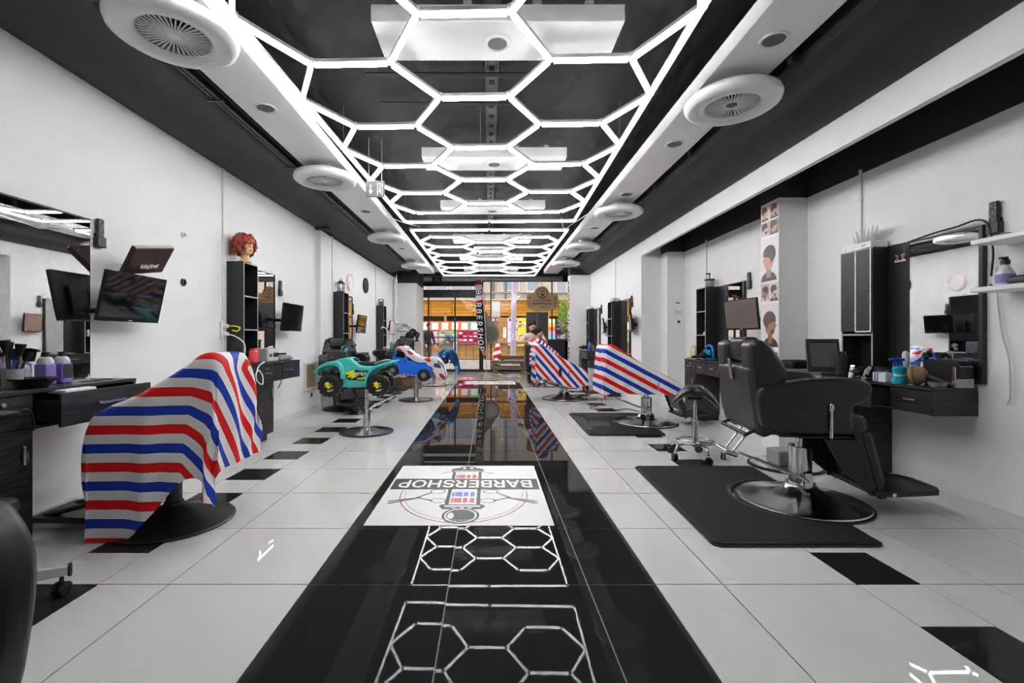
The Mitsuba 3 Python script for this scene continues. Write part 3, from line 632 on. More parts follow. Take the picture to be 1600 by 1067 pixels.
for i, px in enumerate((656, 672, 687.5, 703, 718, 733)):
    w = [(px + 3, px + 13, 504, 515, (240, 238, 232), 'price_card')] + [(px + 5, px + 11, 506.5 + 2 * k, 507.2 + 2 * k, (170, 165, 165), 'text_line') for k in range(3)]
    sheet('price_sign', px, px + 15.2, 502.5, 516.5, cols_[i], ('green' if i == 5 else 'orange') + f' framed price card on the market hut, {["leftmost", "second from left", "third from left", "fourth from left", "fifth from left", "rightmost"][i]} of the row', 'price sign', w, 'price cards on the market hut')
r = random.Random(3)
def blobs(px0, px1, py0, py1, n, pal):
    out = []
    for k in range(n):
        a, b_ = r.uniform(px0, px1 - 2), r.uniform(py0, py1 - 2)
        out.append((a, min(px1, a + r.uniform(1.5, 4.5)), b_, min(py1, b_ + r.uniform(1, 3.5)), r.choice(pal), 'print'))
    return out
sheet('street_poster', 670, 684, 517.5, 537, (205, 150, 200), 'lilac and pink poster on the hut beside the sliding door', 'poster', blobs(670, 684, 518, 537, 16, [(225, 160, 150), (170, 130, 200), (235, 190, 180), (150, 120, 190)]))
sheet('street_poster', 686, 714, 517, 537, (150, 172, 130), 'pale green menu board on the market hut behind the elderly passer-by', 'poster', [(687 + 9 * i, 694.5 + 9 * i, 519 + 3.4 * j, 520.4 + 3.4 * j, ((120, 140, 105), (205, 210, 190))[j % 2], 'print') for i in range(3) for j in range(5)])
sheet('street_poster', 716, 731.5, 517, 537, (165, 25, 85), 'magenta poster on the market hut, left one of two', 'poster', [(717 + 7 * i, 722.5 + 7 * i, 519 + 5.4 * j, 522 + 5.4 * j, ((235, 215, 220), (120, 15, 60), (225, 150, 120))[(i + j) % 3], 'print') for i in range(2) for j in range(3)])
sheet('street_poster', 732, 747.5, 517, 537, (160, 22, 80), 'magenta poster on the market hut, right one beside the feather flag', 'poster', [(733 + 7 * i, 738.5 + 7 * i, 519 + 5.4 * j, 522 + 5.4 * j, ((235, 215, 220), (120, 15, 60), (225, 150, 120))[(i + j + 1) % 3], 'print') for i in range(2) for j in range(3)])
for k in range(9):
    a = hx(756 + k * 10.6)
    put(fresh('market_hut__wall_board'), box(a + .006, a + .345, HY - .06, HY - .02, hz(536), hz(496)), 'orange_wood')
sheet('street_poster', 757, 778, 496.5, 503, (190, 30, 40), 'red banner with white lettering on the hut behind the olive disc', 'banner', [(759 + 5 * k, 762.5 + 5 * k, 498, 501.5, (238, 225, 225), 'lettering') for k in range(4)])
sheet('street_poster', 786, 791, 511.5, 528, (225, 222, 214), 'small white notice on the wooden hut left of the steel pole', 'notice', [(786.5, 790, 513 + 4 * k, 514 + 4 * k, (170, 160, 150), 'print') for k in range(3)])
sheet('street_poster', 793, 808, 497, 540, (215, 195, 235), 'lilac poster with violet blotches behind the steel pole', 'poster', blobs(793, 808, 498, 540, 26, [(88, 72, 160), (110, 90, 175), (225, 205, 235), (70, 60, 140)]))
sheet('street_poster', 808.5, 823, 497, 541, (240, 205, 60), 'bright yellow poster of a crowd left of the tall cupboard', 'poster', blobs(809, 822.5, 498, 514, 18, [(200, 170, 150), (120, 60, 50), (235, 225, 215), (60, 50, 50)]) + blobs(809, 822.5, 520, 532, 14, [(190, 60, 50), (120, 60, 50), (235, 225, 215), (60, 50, 50)]))
sheet('street_poster', 856.5, 867, 498, 530, (240, 170, 90), 'rainbow coloured poster right of the tall cupboard', 'poster', [(857, 866.5, 499, 505, (225, 225, 235), 'print'), (857, 866.5, 505, 511, (245, 205, 70), 'print'), (857, 866.5, 511, 517, (240, 110, 70), 'print'), (857, 866.5, 517, 523, (225, 150, 190), 'print'), (857, 866.5, 523, 529.5, (110, 195, 220), 'print')])
sheet('street_poster', 868, 885, 498, 517, (35, 45, 75), 'dark blue collage poster beside the far right pier', 'poster', blobs(868.5, 884.5, 499, 516, 22, [(150, 110, 120), (90, 150, 180), (190, 130, 100), (110, 90, 140)]))
sheet('street_poster', 868, 885, 522, 530, (60, 70, 110), 'low blue and pink collage strip above the black counter', 'poster', blobs(868.5, 884.5, 522.5, 529.5, 12, [(200, 150, 165), (110, 160, 185), (190, 130, 100)]))
# cream building behind the hut
t = Thing('town_house', 'cream rendered building behind the market hut', 'building', (0, 31.0, 0)); bs = 31 / F_PX
bx = lambda px: (px - CX) * bs
bz = lambda py: EYE + (CY - py) * bs
t.part('wall', box(-22, 22, 0, .6, 0, 16), 'matte', (188, 176, 158))
for px0, px1, py0, py1 in ((783, 812, 446, 455), (822, 843, 446, 456), (868, 886, 446, 458), (664, 700, 446, 454), (704, 740, 446, 454), (600, 640, 440, 454), (900, 940, 440, 454)):
    k = t.part('window', box(bx(px0), bx(px1), -.06, .02, bz(py1), bz(py0) + 1.2), 'satin', (205, 200, 195))
    t.part('pane', box(bx(px0) + .08, bx(px1) - .08, -.07, -.06, bz(py1) + .08, bz(py0) + 1.1), 'gloss', (150, 158, 165), parent=k)
for px in (771, 769, 790): t.part('downpipe', cyl((bx(px), -.1, 0), (bx(px), -.1, 9), .06, n=8), 'satin', (110, 100, 90), 40)
t.part('cornice', box(-22, 22, -.2, 0, bz(458), bz(456.5)), 'matte', (178, 166, 150))
t = Thing('steel_post', 'lilac grey steel post standing in the street before the hut', 'post', (0, 18, 0)); ps = 18 / F_PX
px_ = lambda p: (p - CX) * ps
t.part('pole', cyl((px_(801.5), 0, -.03), (px_(803.5), 0, 3.4), .105, n=18), 'satin', (176, 164, 178), 50)
t.part('sticker', box(px_(798), px_(803), -.112, -.100, 1.0, 1.25), 'matte', (205, 190, 205))
t.part('foot', cyl((px_(801.5), 0, -.03), (px_(801.5), 0, .03), .2, n=18), 'satin', (150, 140, 150), 50)
t = Thing('barrier_board', 'red and white striped barrier board leaning in the street by the window', 'barrier', (px_(776), 18, 0)); 
brd = Polygon([(-.17, .42), (.0, .95), (.10, .93), (.20, .42), (.16, .24), (-.06, .2)])
t.part('board', tf(extr(brd, .03), XZ), 'matte', (235, 232, 232))
for k in range(3):
    g = brd.buffer(-.006).intersection(Polygon([(-.4, .2 + k * .28), (.4, .42 + k * .28), (.4, .56 + k * .28), (-.4, .34 + k * .28)]))
    t.part('red_stripe', mv(tf(extr(g, .004), XZ), 0, -.03, 0), 'matte', (205, 32, 40))
t.part('stand', cat(box(-.12, .16, 0, .3, -.03, .05), box(.0, .05, .0, .05, 0, .3)), 'matte', (70, 70, 72))
t = Thing('street_cabinet', 'grey electric box on a pole above the olive disc', 'junction box', (0, 18.5, 0))
t.part('box', box((768 - CX) * 18.5 / F_PX, (782 - CX) * 18.5 / F_PX, 0, .2, 1.9, 2.55, .01), 'satin', (182, 176, 172)); t.part('door', box((769 - CX) * 18.5 / F_PX, (781 - CX) * 18.5 / F_PX, -.01, 0, 1.95, 2.5), 'satin', (196, 190, 186)); t.part('pole', cyl(((775 - CX) * 18.5 / F_PX, .1, -.03), ((775 - CX) * 18.5 / F_PX, .1, 1.9), .04, n=10), 'satin', (120, 118, 116), 40)
# hanging greenery
r = np.random.default_rng(5); lv, lfc = [], []
for k in range(420):
    c = np.array([(883 - CX) * 22 / F_PX, 22, 2.2]) + r.normal(0, 1, 3) * (.17, .2, .36); a, b_ = r.uniform(0, 6.28, 2); u = np.array([math.cos(a), .3 * math.sin(b_), math.sin(a)]) * .07; w = np.array([-math.sin(a), .5, math.cos(a)]) * .03
    n = len(lv); lv += [c - u, c + w, c + u, c - w]; lfc += [[n, n + 1, n + 2], [n, n + 2, n + 3]]
t = Thing('hanging_plant', 'green leafy plant hanging in the street beside the far right pier', 'plant')
t.part('foliage', TM(lv, lfc), 'matte', (112, 138, 48), kind='stuff')
t.part('stem', tube([((883 - CX) * 22 / F_PX, 22, -.03), ((884 - CX) * 22 / F_PX, 22, 1.2), ((883 - CX) * 22 / F_PX, 22.02, 2.7)], .018, 6, 6), 'matte', (86, 66, 44), True)
t.part('pot', lathe([(.001, -.03), (.2, -.03), (.26, .35), (.22, .36), (.001, .3)], 16, ((883 - CX) * 22 / F_PX, 22, 0)), 'matte', (120, 70, 50), 40)

t = Thing('water_pipe', 'white painted vertical pipe in the far left corner before the entrance pier', 'pipe', (-2.49, 12.3, 0))
t.part('pipe', cyl((0, 0, .0), (0, 0, 2.62), .055, n=16), 'satin', (216, 216, 216), 40); t.part('joint', cyl((0, 0, 2.18), (0, 0, 2.30), .066, n=16), 'satin', (206, 206, 206), 40); t.part('upper_pipe', cyl((.02, 0, 2.62), (.02, 0, 3.14), .03, n=12), 'chrome', smooth=40)
# ================================================================= STYLING STATIONS
EDGE = (150, 148, 148)
def SM(side, wall, y0):      # local (along, outwards, up) -> world ; left: along=+Y, right: along=-Y
    M = np.eye(4)
    if side == 'L': M[:3, 0] = (0, 1, 0); M[:3, 1] = (1, 0, 0)
    else: M[:3, 0] = (0, -1, 0); M[:3, 1] = (-1, 0, 0)
    M[:3, 3] = (wall, y0, 0); return M
def handle(t, parent, a0, a1, o, z, vertical=False):
    if vertical: t.part('handle', cat(box(a0 - .012, a0 + .012, o, o + .018, z - .05, z + .05, .005)), 'chrome', parent=parent)
    else: t.part('handle', cat(box(a0, a1, o + .012, o + .02, z - .007, z + .007, .003), box(a0, a0 + .01, o, o + .014, z - .006, z + .006), box(a1 - .01, a1, o, o + .014, z - .006, z + .006)), 'chrome', parent=parent)
def desk(side, wall, y0, lab, D=.32, a_end=1.01, cab=.33, top=.82, open_drawer=0.0, body_z=.075, mat='dark_wood', zbot=.615, drawers=1, cabdraw=True):
    t = Thing('styling_desk', lab, 'desk', M=SM(side, wall, y0), group='wall mounted styling desks')
    g = .004
    t.part('cabinet', box(0, cab, .002, D - .018, body_z, top - .02), mat)
    t.part('toe_kick', box(.01, cab - .03, .002, D - .06, 0, body_z), mat)
    d = t.part('door', box(g, cab - g, D - .018, D, body_z + .004, zbot + .01, .002), mat)
    handle(t, d, cab - .05, 0, D, .50, True)
    d = t.part('drawer', box(g, cab - g, D - .018, D, zbot + .018, top - .024, .002), mat)
    handle(t, d, cab * .35, cab * .75, D, (zbot + top) / 2 + .0)
    t.part('lock', cyl((cab * .55, D, top - .06), (cab * .55, D + .006, top - .06), .012, n=12), 'chrome', smooth=40, parent=d)
    t.part('worktop', box(0, a_end, .002, D + .004, top - .02, top, .002), mat)
    t.part('drawer_case', cat(box(cab, a_end, .002, .016, zbot, top - .02), box(cab, a_end, .016, D - .02, zbot, zbot + .016), box(a_end - .018, a_end, .016, D - .002, zbot, top - .02)), mat)
    w = (a_end - cab) / drawers
    for k in range(drawers):
        a0, a1 = cab + k * w + g, cab + (k + 1) * w - g; o = open_drawer if k == 0 else 0
        d = t.part('drawer', box(a0 + (.04 if o else 0), a1, D - .018 + o, D + o, zbot + .004, top - .026, .002), mat)
        handle(t, d, a0 + w * .38, a0 + w * .66, D + o, (zbot + top) / 2)
        if o:
            t.part('drawer_box', cat(box(a0 + .06, a1 - .02, .06 + o, D - .018 + o, zbot + .03, zbot + .04), box(a0 + .06, a0 + .072, .06 + o, D - .018 + o, zbot + .03, zbot + .14), box(a1 - .032, a1 - .02, .06 + o, D - .018 + o, zbot + .03, zbot + .14)), 'matte', (40, 38, 38), parent=d)
            for zz in (.06, .13): t.part('slide_screw', cyl((a0 + .055, D - .05, zbot + zz), (a0 + .06, D - .05, zbot + zz), .01, n=10), 'chrome', parent=d)
    return t
def tower(side, wall, y0, lab, z0, z1, w=.29, d=.17, shelves=3, closed=False):
    t = Thing('shelf_tower', lab, 'shelf', M=SM(side, wall, y0), group='narrow black shelf towers')
    th = .016
    for a in (0, w - th): t.part('side_panel', box(a, a + th, .001, d, z0, z1), 'satin', (34, 33, 34))
    for a in (0, w - th): t.part('edge_band', box(a + .001, a + th - .001, d, d + .0015, z0, z1), 'satin', EDGE)
    t.part('back_panel', box(th, w - th, .001, .008, z0, z1), 'satin', (20, 19, 20))
    for k in range(shelves + 1):
        z = z0 + (z1 - z0 - th) * k / shelves
        s = t.part('shelf', box(th, w - th, .008, d - .001, z, z + th), 'satin', (30, 29, 30))
        t.part('edge_band', box(th, w - th, d - .001, d + .0015, z + .001, z + th - .001), 'satin', EDGE, parent=s)
    if closed:
        t.part('door', box(th, w * .52, d + .002, d + .016, z0 + (z1 - z0) * .36, z1 - .01, .002), 'satin', (22, 21, 24))
        t.part('door', box(w * .54, w - .004, d + .002, d + .016, z0 + (z1 - z0) * .36, z1 - .01, .002), 'satin', (22, 21, 24))
        for aa in (w - .003, w * .53, .012): t.part('edge_band', box(aa - .006, aa + .006, d + .0165, d + .018, z0 + (z1 - z0) * .36, z1 - .01), 'satin', (205, 205, 205))
        t.part('edge_band', box(w * .53, w, d + .0165, d + .018, z0 + (z1 - z0) * .36 - .006, z0 + (z1 - z0) * .36 + .006), 'satin', (205, 205, 205))
    return t
def mirror(side, wall, y0, a0, a1, z0, z1, lab, black=0.0, fr=.02):
    t = Thing('wall_mirror', lab, 'mirror', M=SM(side, wall, y0), group='wall mirrors of the styling stations')
    t.part('backing', box(a0, a1, .001, .016, z0, z1), 'satin', (16, 16, 17))
    if black: t.part('black_panel', box(a0, a0 + black, .016, .024, z0, z1, .001), 'satin', (28, 27, 28))
    t.part('frame_strip', box(a1 - fr, a1, .016, .03 if fr > .01 else .0212, z0, z1), 'satin', (16, 16, 17))
    t.part('glass', box(a0 + black + .002, a1 - fr, .016, .021, z0, z1 - .008), 'mirror_silver')
    t.part('top_edge', box(a0, a1, .0, .026, z1 - .006, z1 + .004), 'satin', (14, 14, 14))
    return t
def tv(c, w, h, yaw, pitch, lab, arm_to=None, screen=None, cover=None):
    """local: screen faces -y; yaw turns it"""
    M = Tr(*c) @ Rz(yaw) @ Rx(pitch)
    t = Thing('television', lab, 'television', M=M, group='wall televisions')
    t.part('case', box(-w / 2, w / 2, 0, .022, -h / 2, h / 2, .004), 'satin', (14, 14, 15))
    t.part('back_cover', rbox((0, .035, -.03), (w * .7, .04, h * .6), .015), 'satin', (20, 20, 21), True)
    b = .009
    k = t.part('screen', box(-w / 2 + b, w / 2 - b, -.002, 0, -h / 2 + .018, h / 2 - b), screen or 'screen', cover)
    t.part('bezel', cat(box(-w / 2, -w / 2 + b, -.004, 0, -h / 2, h / 2), box(w / 2 - b, w / 2, -.004, 0, -h / 2, h / 2), box(-w / 2, w / 2, -.004, 0, h / 2 - b, h / 2), box(-w / 2, w / 2, -.004, 0, -h / 2, -h / 2 + .018)), 'gloss', (18, 18, 19))
    t.part('badge', box(-.015, .015, -.005, -.004, -h / 2 + .005, -h / 2 + .012), 'satin', (190, 190, 190))
    if arm_to is not None:
        p = np.linalg.inv(M) @ np.array([*arm_to, 1.0])
        t.part('arm', cat(tube([(0, .05, -.02), (p[0] * .4 + .06, .05 + p[1] * .35, -.02 + p[2] * .5), p[:3]], .018, 8), cbox((0, .055, -.02), (.12, .012, .12))), 'satin', (18, 18, 18))
    return t
def remote(side, wall, y, z, lab, s=1.0):
    t = Thing('remote_control', lab, 'remote control', M=SM(side, wall, y), group='remote controls in wall holders')
    t.part('holder', cat(box(-.036 * s, .036 * s, .001, .034, z - .09, z - .02, .004), box(-.03 * s, .03 * s, .001, .006, z - .09, z + .0)), 'satin', (20, 20, 21))
    t.part('body', box(-.026 * s, .026 * s, .008, .028, z - .085, z + .10, .005), 'satin', (30, 30, 32))
    for i in range(3):
        for j in range(4): t.part('button', box(-.018 + i * .014, -.008 + i * .014, .028, .0305, z + .075 - j * .022, z + .086 - j * .022), 'matte', (95, 95, 98) if (i + j) % 3 else (150, 150, 150))
    return t
def conduit(side, wall, y, z0, z1, lab):
    t = Thing('cable_duct', lab, 'cable duct', M=SM(side, wall, y), group='white vertical cable ducts')
    t.part('duct', box(-.012, .012, .001, .016, z0, z1, .002), 'satin', (214, 214, 214))
    t.part('coupling', box(-.016, .016, .001, .02, z0 + (z1 - z0) * .62, z0 + (z1 - z0) * .62 + .05, .002), 'satin', (205, 205, 205))
    return t

# ---- left side
desk('L', XL, 2.02, 'dark brown styling desk with a half open drawer at the near left', a_end=1.01, open_drawer=.10, cab=.33)
mirror('L', XL, 2.02, .05, 1.01, .83, 1.855, 'large near left wall mirror above the desk with the purple bottles', fr=.004)
remote('L', XL, 3.11, 1.78, 'black remote in a wall holder right of the near left mirror')
tv((-2.45, 3.2, 1.355), .54, .33, 90, 12, 'black television tilted down on the near left wall below a brown box', (XL + .02, 3.0, 1.25))
# wall details
solo('wall_hook', cat(lathe([(.001, 0), (.03, 0), (.03, .008), (.001, .01)], 16), mv(lathe([(.001, .008), (.012, .01), (.014, .03), (.001, .034)], 12))), 'satin', (205, 205, 205), 'small round white wall knob above the cable hole on the left wall', 'wall hook', smooth=40, M=Tr(XL, 3.98, 1.97) @ Ry(90))
solo('cable_hole', lathe([(.02, 0), (.034, 0.001), (.03, .012), (.02, .012), (.018, .001)], 20), 'satin', (26, 26, 26), 'dark round cable hole in the left wall', 'wall hole', smooth=40, M=Tr(XL, 3.98, 1.56) @ Ry(90))
conduit('L', XL, 4.57, .9, 2.78, 'thin white vertical cable duct on the left wall behind the red wig')
desk('L', XL, 4.64, 'dark brown styling desk with the grey machines on the left wall', cab=.33)
tower('L', XL, 4.64, 'black open shelf tower under the red wig on the left wall', .82, 1.852)
mirror('L', XL, 4.64, .30, .99, .84, 1.846, 'left wall mirror beside the shelf tower with the red wig', fr=.012)
remote('L', XL, 5.80, 1.70, 'black remote in a wall holder above the second television on the left wall')
tv((-2.43, 5.74, 1.335), .56, .335, 90, 6, 'black television on the left wall above the desk with grey machines', (XL + .02, 5.6, 1.3))
conduit('L', XL2, 7.53, 1.0, 2.74, 'thin white vertical cable duct on the left wall beside the lantern')
desk('L', XL2, 7.58, 'grey brown styling desk behind the turquoise quad', cab=.33)
tower('L', XL2, 7.58, 'black open shelf tower carrying the small lantern', .82, 1.84)
mirror('L', XL2, 7.58, .30, .99, .84, 1.84, 'left wall mirror beside the shelf tower with the lantern', fr=.012)
remote('L', XL2, 8.62, 1.62, 'black remote in a wall holder right of the mirror by the lantern tower')
tv((-2.36, 8.6, 1.34), .56, .335, 90, 6, 'television reflecting brown tones on the left wall under the black clock', (XL2, 8.4, 1.3))
conduit('L', XL2, 10.38, 1.0, 2.74, 'thin white vertical cable duct on the left wall at the far shelf tower')
desk('L', XL2, 10.45, 'black styling desk farthest down the left wall', cab=.33)
tower('L', XL2, 10.45, 'black open shelf tower farthest down the left wall', .82, 1.82)
mirror('L', XL2, 10.45, .30, .95, .84, 1.80, 'left wall mirror farthest from the camera', fr=.012)
tv((-2.36, 11.25, 1.33), .5, .33, 90, 4, 'pale pinkish framed screen farthest down the left wall', (XL2, 11.2, 1.3), 'satin', (214, 190, 186))
t = Thing('wall_vent', 'yellowed ventilation grille in a white frame low on the left wall', 'vent', M=SM('L', XL, 6.56))
t.part('frame', cat(box(0, .45, .001, .03, .33, .36), box(0, .45, .001, .03, .70, .73), box(0, .04, .001, .03, .33, .73), box(.41, .45, .001, .03, .33, .73)), 'satin', (205, 203, 198))
for k in range(8): t.part('slat', box(.05 + k * .045, .08 + k * .045, .002, .018, .36, .70), 'satin', (150, 134, 98))
t.part('backing', box(.04, .41, .0005, .004, .36, .70), 'matte', (70, 60, 44))
solo('wall_socket', mv(lathe([(.001, 0), (.03, 0), (.028, .01), (.001, .012)], 18), 0, 0, 0), 'satin', (30, 30, 30), 'black round socket on the left wall below the vent', 'socket', smooth=40, M=Tr(XL, 6.85, .245) @ Ry(90))
def clock(wall, y, z, r, rim, face, hand, lab):
    t = Thing('wall_clock', lab, 'clock', M=Tr(wall, y, z) @ onX(0, 1))
    t.part('rim', lathe([(r * .86, .03), (r * .9, .042), (r, .03), (r, .0), (.001, .0), (.001, .02), (r * .86, .02)], 36), 'satin', rim, 40)
    t.part('dial', mv(lathe([(.001, 0), (r * .87, 0), (r * .87, .004), (.001, .004)], 36), 0, 0, .02), 'satin', face)
    for k in range(12): t.part('hour_mark', tf(box(-.005, .005, r * .68, r * .8, .024, .026), Rz(30 * k)), 'satin', hand)
    t.part('hour_hand', tf(box(-.006, .006, -.01, r * .45, .028, .030), Rz(-60)), 'satin', hand); t.part('minute_hand', tf(box(-.004, .004, -.01, r * .7, .031, .033), Rz(120)), 'satin', hand)
clock(XL2, 8.43, 2.10, .155, (222, 214, 212), (238, 226, 222), (196, 150, 146), 'pale pink wall clock above the lantern tower')
clock(XL2, 9.52, 2.16, .155, (24, 24, 25), (150, 152, 155), (18, 18, 18), 'black rimmed wall clock right of the pale pink one')
t = Thing('lantern', 'small black lantern on top of the shelf tower', 'lantern', (-2.47, 7.72, 1.84))
for x in (-.04, .04):
    for y in (-.04, .04): t.part('post', box(x - .005, x + .005, y - .005, y + .005, .02, .15), 'satin', (22, 22, 22))
t.part('base', box(-.055, .055, -.055, .055, 0, .02, .003), 'satin', (22, 22, 22)); t.part('roof', hull([(-.06, -.06, .15), (.06, -.06, .15), (.06, .06, .15), (-.06, .06, .15), (-.015, -.015, .20), (.015, .015, .20), (.015, -.015, .2), (-.015, .015, .2)]), 'satin', (22, 22, 22)); t.part('candle', cyl((0, 0, .02), (0, 0, .08), .022, n=14), 'satin', (225, 220, 210), 40)
t.part('ring', tube([(.02 * math.cos(a), 0, .215 + .02 * math.sin(a)) for a in np.linspace(0, 6.28, 12)], .003, 6), 'satin', (22, 22, 22))
t = Thing('wire_cage', 'small wire cage holder on the farthest left shelf tower', 'ornament', (-2.47, 10.6, 1.82))
t.part('base', box(-.05, .05, -.05, .05, 0, .01), 'satin', (60, 60, 60)); t.part('block', box(-.035, .035, -.035, .035, .01, .10), 'satin', (90, 84, 80))
t.part('wires', cat([box(x - .003, x + .003, y - .003, y + .003, .01, .15) for x in (-.045, .045) for y in (-.045, 0, .045)], box(-.048, .048, -.048, .048, .148, .154)), 'satin', (70, 70, 70))
# wig head
t = Thing('wig_head', 'mannequin head wearing a curly red wig on top of the shelf tower', 'mannequin head', (-2.485, 4.72, 1.852), rz=62)
# local: face towards -y
skin = (214, 176, 132)
hd = cat(ellipsoid((0, .0, .175), (.066, .085, .095), 3), ellipsoid((0, -.05, .125), (.042, .045, .055), 3))
t.part('face', hd, 'satin', skin, True)
t.part('nose', hull([(0, -.108, .15), (-.013, -.085, .142), (.013, -.085, .142), (0, -.085, .185)]), 'satin', skin)
t.part('lips', ellipsoid((0, -.094, .118), (.018, .008, .007), 1), 'satin', (190, 110, 96), True)
t.part('neck', lathe([(.001, 0), (.062, 0), (.058, .012), (.04, .03), (.038, .10), (.05, .13), (.001, .13)], 20), 'satin', skin, 40)
r = np.random.default_rng(11); strands = []
hair = ellipsoid((0, .02, .205), (.105, .115, .098), 4); n = meshkit.fbm(hair.vertices * 28, 3, 2)
keep = hair.triangles_center; hair.vertices += hair.vertex_normals * ((n - .5) * .05)[:, None]
hair.update_faces(~((keep[:, 1] < -.045) & (keep[:, 2] < .185))); t.part('wig', hair, 'red_hair', smooth=True)
for k in range(150):
    a = r.uniform(0, 2 * math.pi); 
    if abs(((a + math.pi / 2 + math.pi) % (2 * math.pi)) - math.pi) < .55 and r.random() < .8: continue
    z0 = r.uniform(.14, .26); rr = .085 + .02 * r.random()
    p = np.array([rr * math.cos(a), .015 + (rr + .01) * math.sin(a), z0]); pts = [p]
    for j in range(4):
        p = p + np.array([math.cos(a) * -.003 + r.normal(0, .007), math.sin(a) * -.003 + r.normal(0, .007), -r.uniform(.012, .024)]); p[2] = max(p[2], .05); pts.append(p.copy())
    strands.append(tube(pts, r.uniform(.005, .009), 5, 3))
t.part('curls', cat(strands), 'red_hair', smooth=True)

# ---- right side  (along = -Y)
desk('R', XR, 3.79, 'black styling desk with an open drawer behind the big barber chair', D=.285, a_end=.94, top=.775, zbot=.60, open_drawer=.12, drawers=2)
tower('R', XR, 3.775, 'tall black closed tower with white edges on the near right wall', .775, 1.765, w=.31, d=.14, closed=True)
mirror('R', XR, 3.775, .31, .975, .80, 1.765, 'near right wall mirror with a black side panel and photo sticker', black=.17, fr=.022)
remote('R', XR, 2.745, 1.79, 'black remote in a wall holder at the upper right by the near right mirror')
conduit('R', XR, 3.745, 1.77, 2.44, 'white vertical cable duct above the tissue box on the right wall')
t = Thing('photo_sticker', 'small square sticker with two bearded men on the black panel by the near right mirror', 'sticker', M=onX(XR - .026, -1))
t.part('sheet', extr([(-3.42, 1.63), (-3.31, 1.63), (-3.31, 1.74), (-3.42, 1.74)], .001), 'satin', (18, 20, 22))
photo(t, 'portrait', Tr(0, 0, .001), -3.416, 1.635, .05, .1, 5, bg=(20, 20, 22)); photo(t, 'portrait', Tr(0, 0, .001), -3.364, 1.635, .05, .1, 9, bg=(20, 20, 22))
t = Thing('tissue_box', 'white cardboard tissue box on top of the near right tower', 'tissue box', M=Tr(2.93, 3.62, 1.765))
t.part('carton', box(-.065, .065, -.14, .14, 0, .05, .003), 'satin', (232, 232, 228))
for k in range(7):
    a = -.08 + k * .024
    t.part('tissue', TM([(-.02, a, .05), (.02, a + .02, .05), (.025, a * 1.7 + .03, .15 + .012 * (k % 3)), (-.03, a * 1.7 - .02, .145 + .015 * ((k + 1) % 3))], [[0, 1, 2], [0, 2, 3]]), 'satin', (240, 240, 240))
t.part('mark', box(-.0665, -.065, .09, .115, .012, .038), 'satin', (196, 196, 120)); t.part('lettering', tf(text('PREMIUM', .014, .001), Tr(-.065, .02, .027) @ onX(0, -1)), 'satin', (190, 196, 180)); t.part('lettering', tf(text('soft', .018, .001, True), Tr(-.065, -.07, .027) @ onX(0, -1)), 'satin', (70, 150, 160))
for z, lab in ((1.62, 'upper white floating shelf at the right edge of the photo'), (1.345, 'lower white floating shelf at the right edge of the photo')):
    solo('floating_shelf', box(2.80, XR, 2.1, 2.70, z, z + .028, .004), 'satin', (228, 228, 228), lab, 'shelf', 'white floating shelves')
t = Thing('spray_bottle', 'clear spray bottle with a violet label on the lower floating shelf', 'bottle', (2.93, 2.63, 1.373))
t.part('body', lathe([(.001, 0), (.036, 0), (.04, .012), (.04, .075), (.03, .095), (.016, .118), (.016, .125), (.001, .125)], 20), 'gloss', (196, 198, 204), 40)
t.part('label', lathe([(.0408, .02), (.0412, .02), (.0412, .07), (.0408, .07)], 20), 'satin', (120, 104, 160), 40)
t.part('cap', cat(lathe([(.001, .125), (.02, .125), (.02, .15), (.013, .155), (.012, .17), (.001, .17)], 14), box(-.03, -.005, -.007, .007, .155, .168)), 'satin', (18, 18, 20), 40)
solo('hair_clipper', rbox((2.92, 2.52, 1.40), (.07, .14, .055), .02), 'satin', (34, 34, 36), 'black rounded case at the photo edge on the lower floating shelf', 'case', smooth=True)
solo('jar', mv(lathe([(.001, 0), (.02, 0), (.02, .022), (.015, .028), (.001, .028)], 14), 2.93, 2.62, 1.648), 'satin', (26, 26, 26), 'tiny black pot on the upper floating shelf', 'jar', smooth=40)
# cables of the near right mirror
solo('power_cable', tube([(2.985, 3.3, 1.765), (2.98, 3.1, 1.785), (2.975, 2.95, 1.79), (2.97, 2.82, 1.80), (2.975, 2.76, 1.75), (2.985, 2.745, 1.6), (2.985, 2.755, 1.45)], .006, 7, 8), 'satin', (20, 20, 20), 'black power cable draped over the near right mirror', 'cable', smooth=True)
solo('power_cable', tube([(3.0, 2.74, 1.50), (2.995, 2.73, 1.3), (2.99, 2.70, 1.1), (2.985, 2.66, .95), (2.99, 2.66, .75), (2.995, 2.68, .70)], .005, 7, 8), 'satin', (196, 196, 194), 'pale cable hanging down the wall right of the near right mirror', 'cable', smooth=True)
solo('power_cable', tube([(2.985, 2.76, 1.40), (2.96, 2.72, 1.385), (2.92, 2.66, 1.376)], .005, 7, 6), 'satin', (22, 22, 22), 'short black cable running onto the lower floating shelf', 'cable', smooth=True)
# R2
desk('R', XR, 6.38, 'dark styling desk with a hair dryer beside the saddle stool', D=.32, a_end=.95, top=.80, zbot=.62, drawers=2)
tower('R', XR, 6.36, 'black open shelf tower with yellow bottles on the right wall', .80, 1.757, w=.28)
mirror('R', XR, 6.36, .28, .94, .82, 1.75, 'right wall mirror with a wide black panel beside the yellow bottles', black=.27, fr=.035)
remote('R', XR, 5.34, 1.74, 'black remote in a wall holder at the mirror before the photo pillar')
tv((2.70, 4.98, 1.335), .52, .33, -90 + 8, 6, 'black television turned to the room before the photo pillar', (XR, 5.2, 1.3), 'satin', (92, 82, 78))
conduit('R', XR, 6.41, .82, 2.44, 'white vertical cable duct on the right wall beside the pump jar')
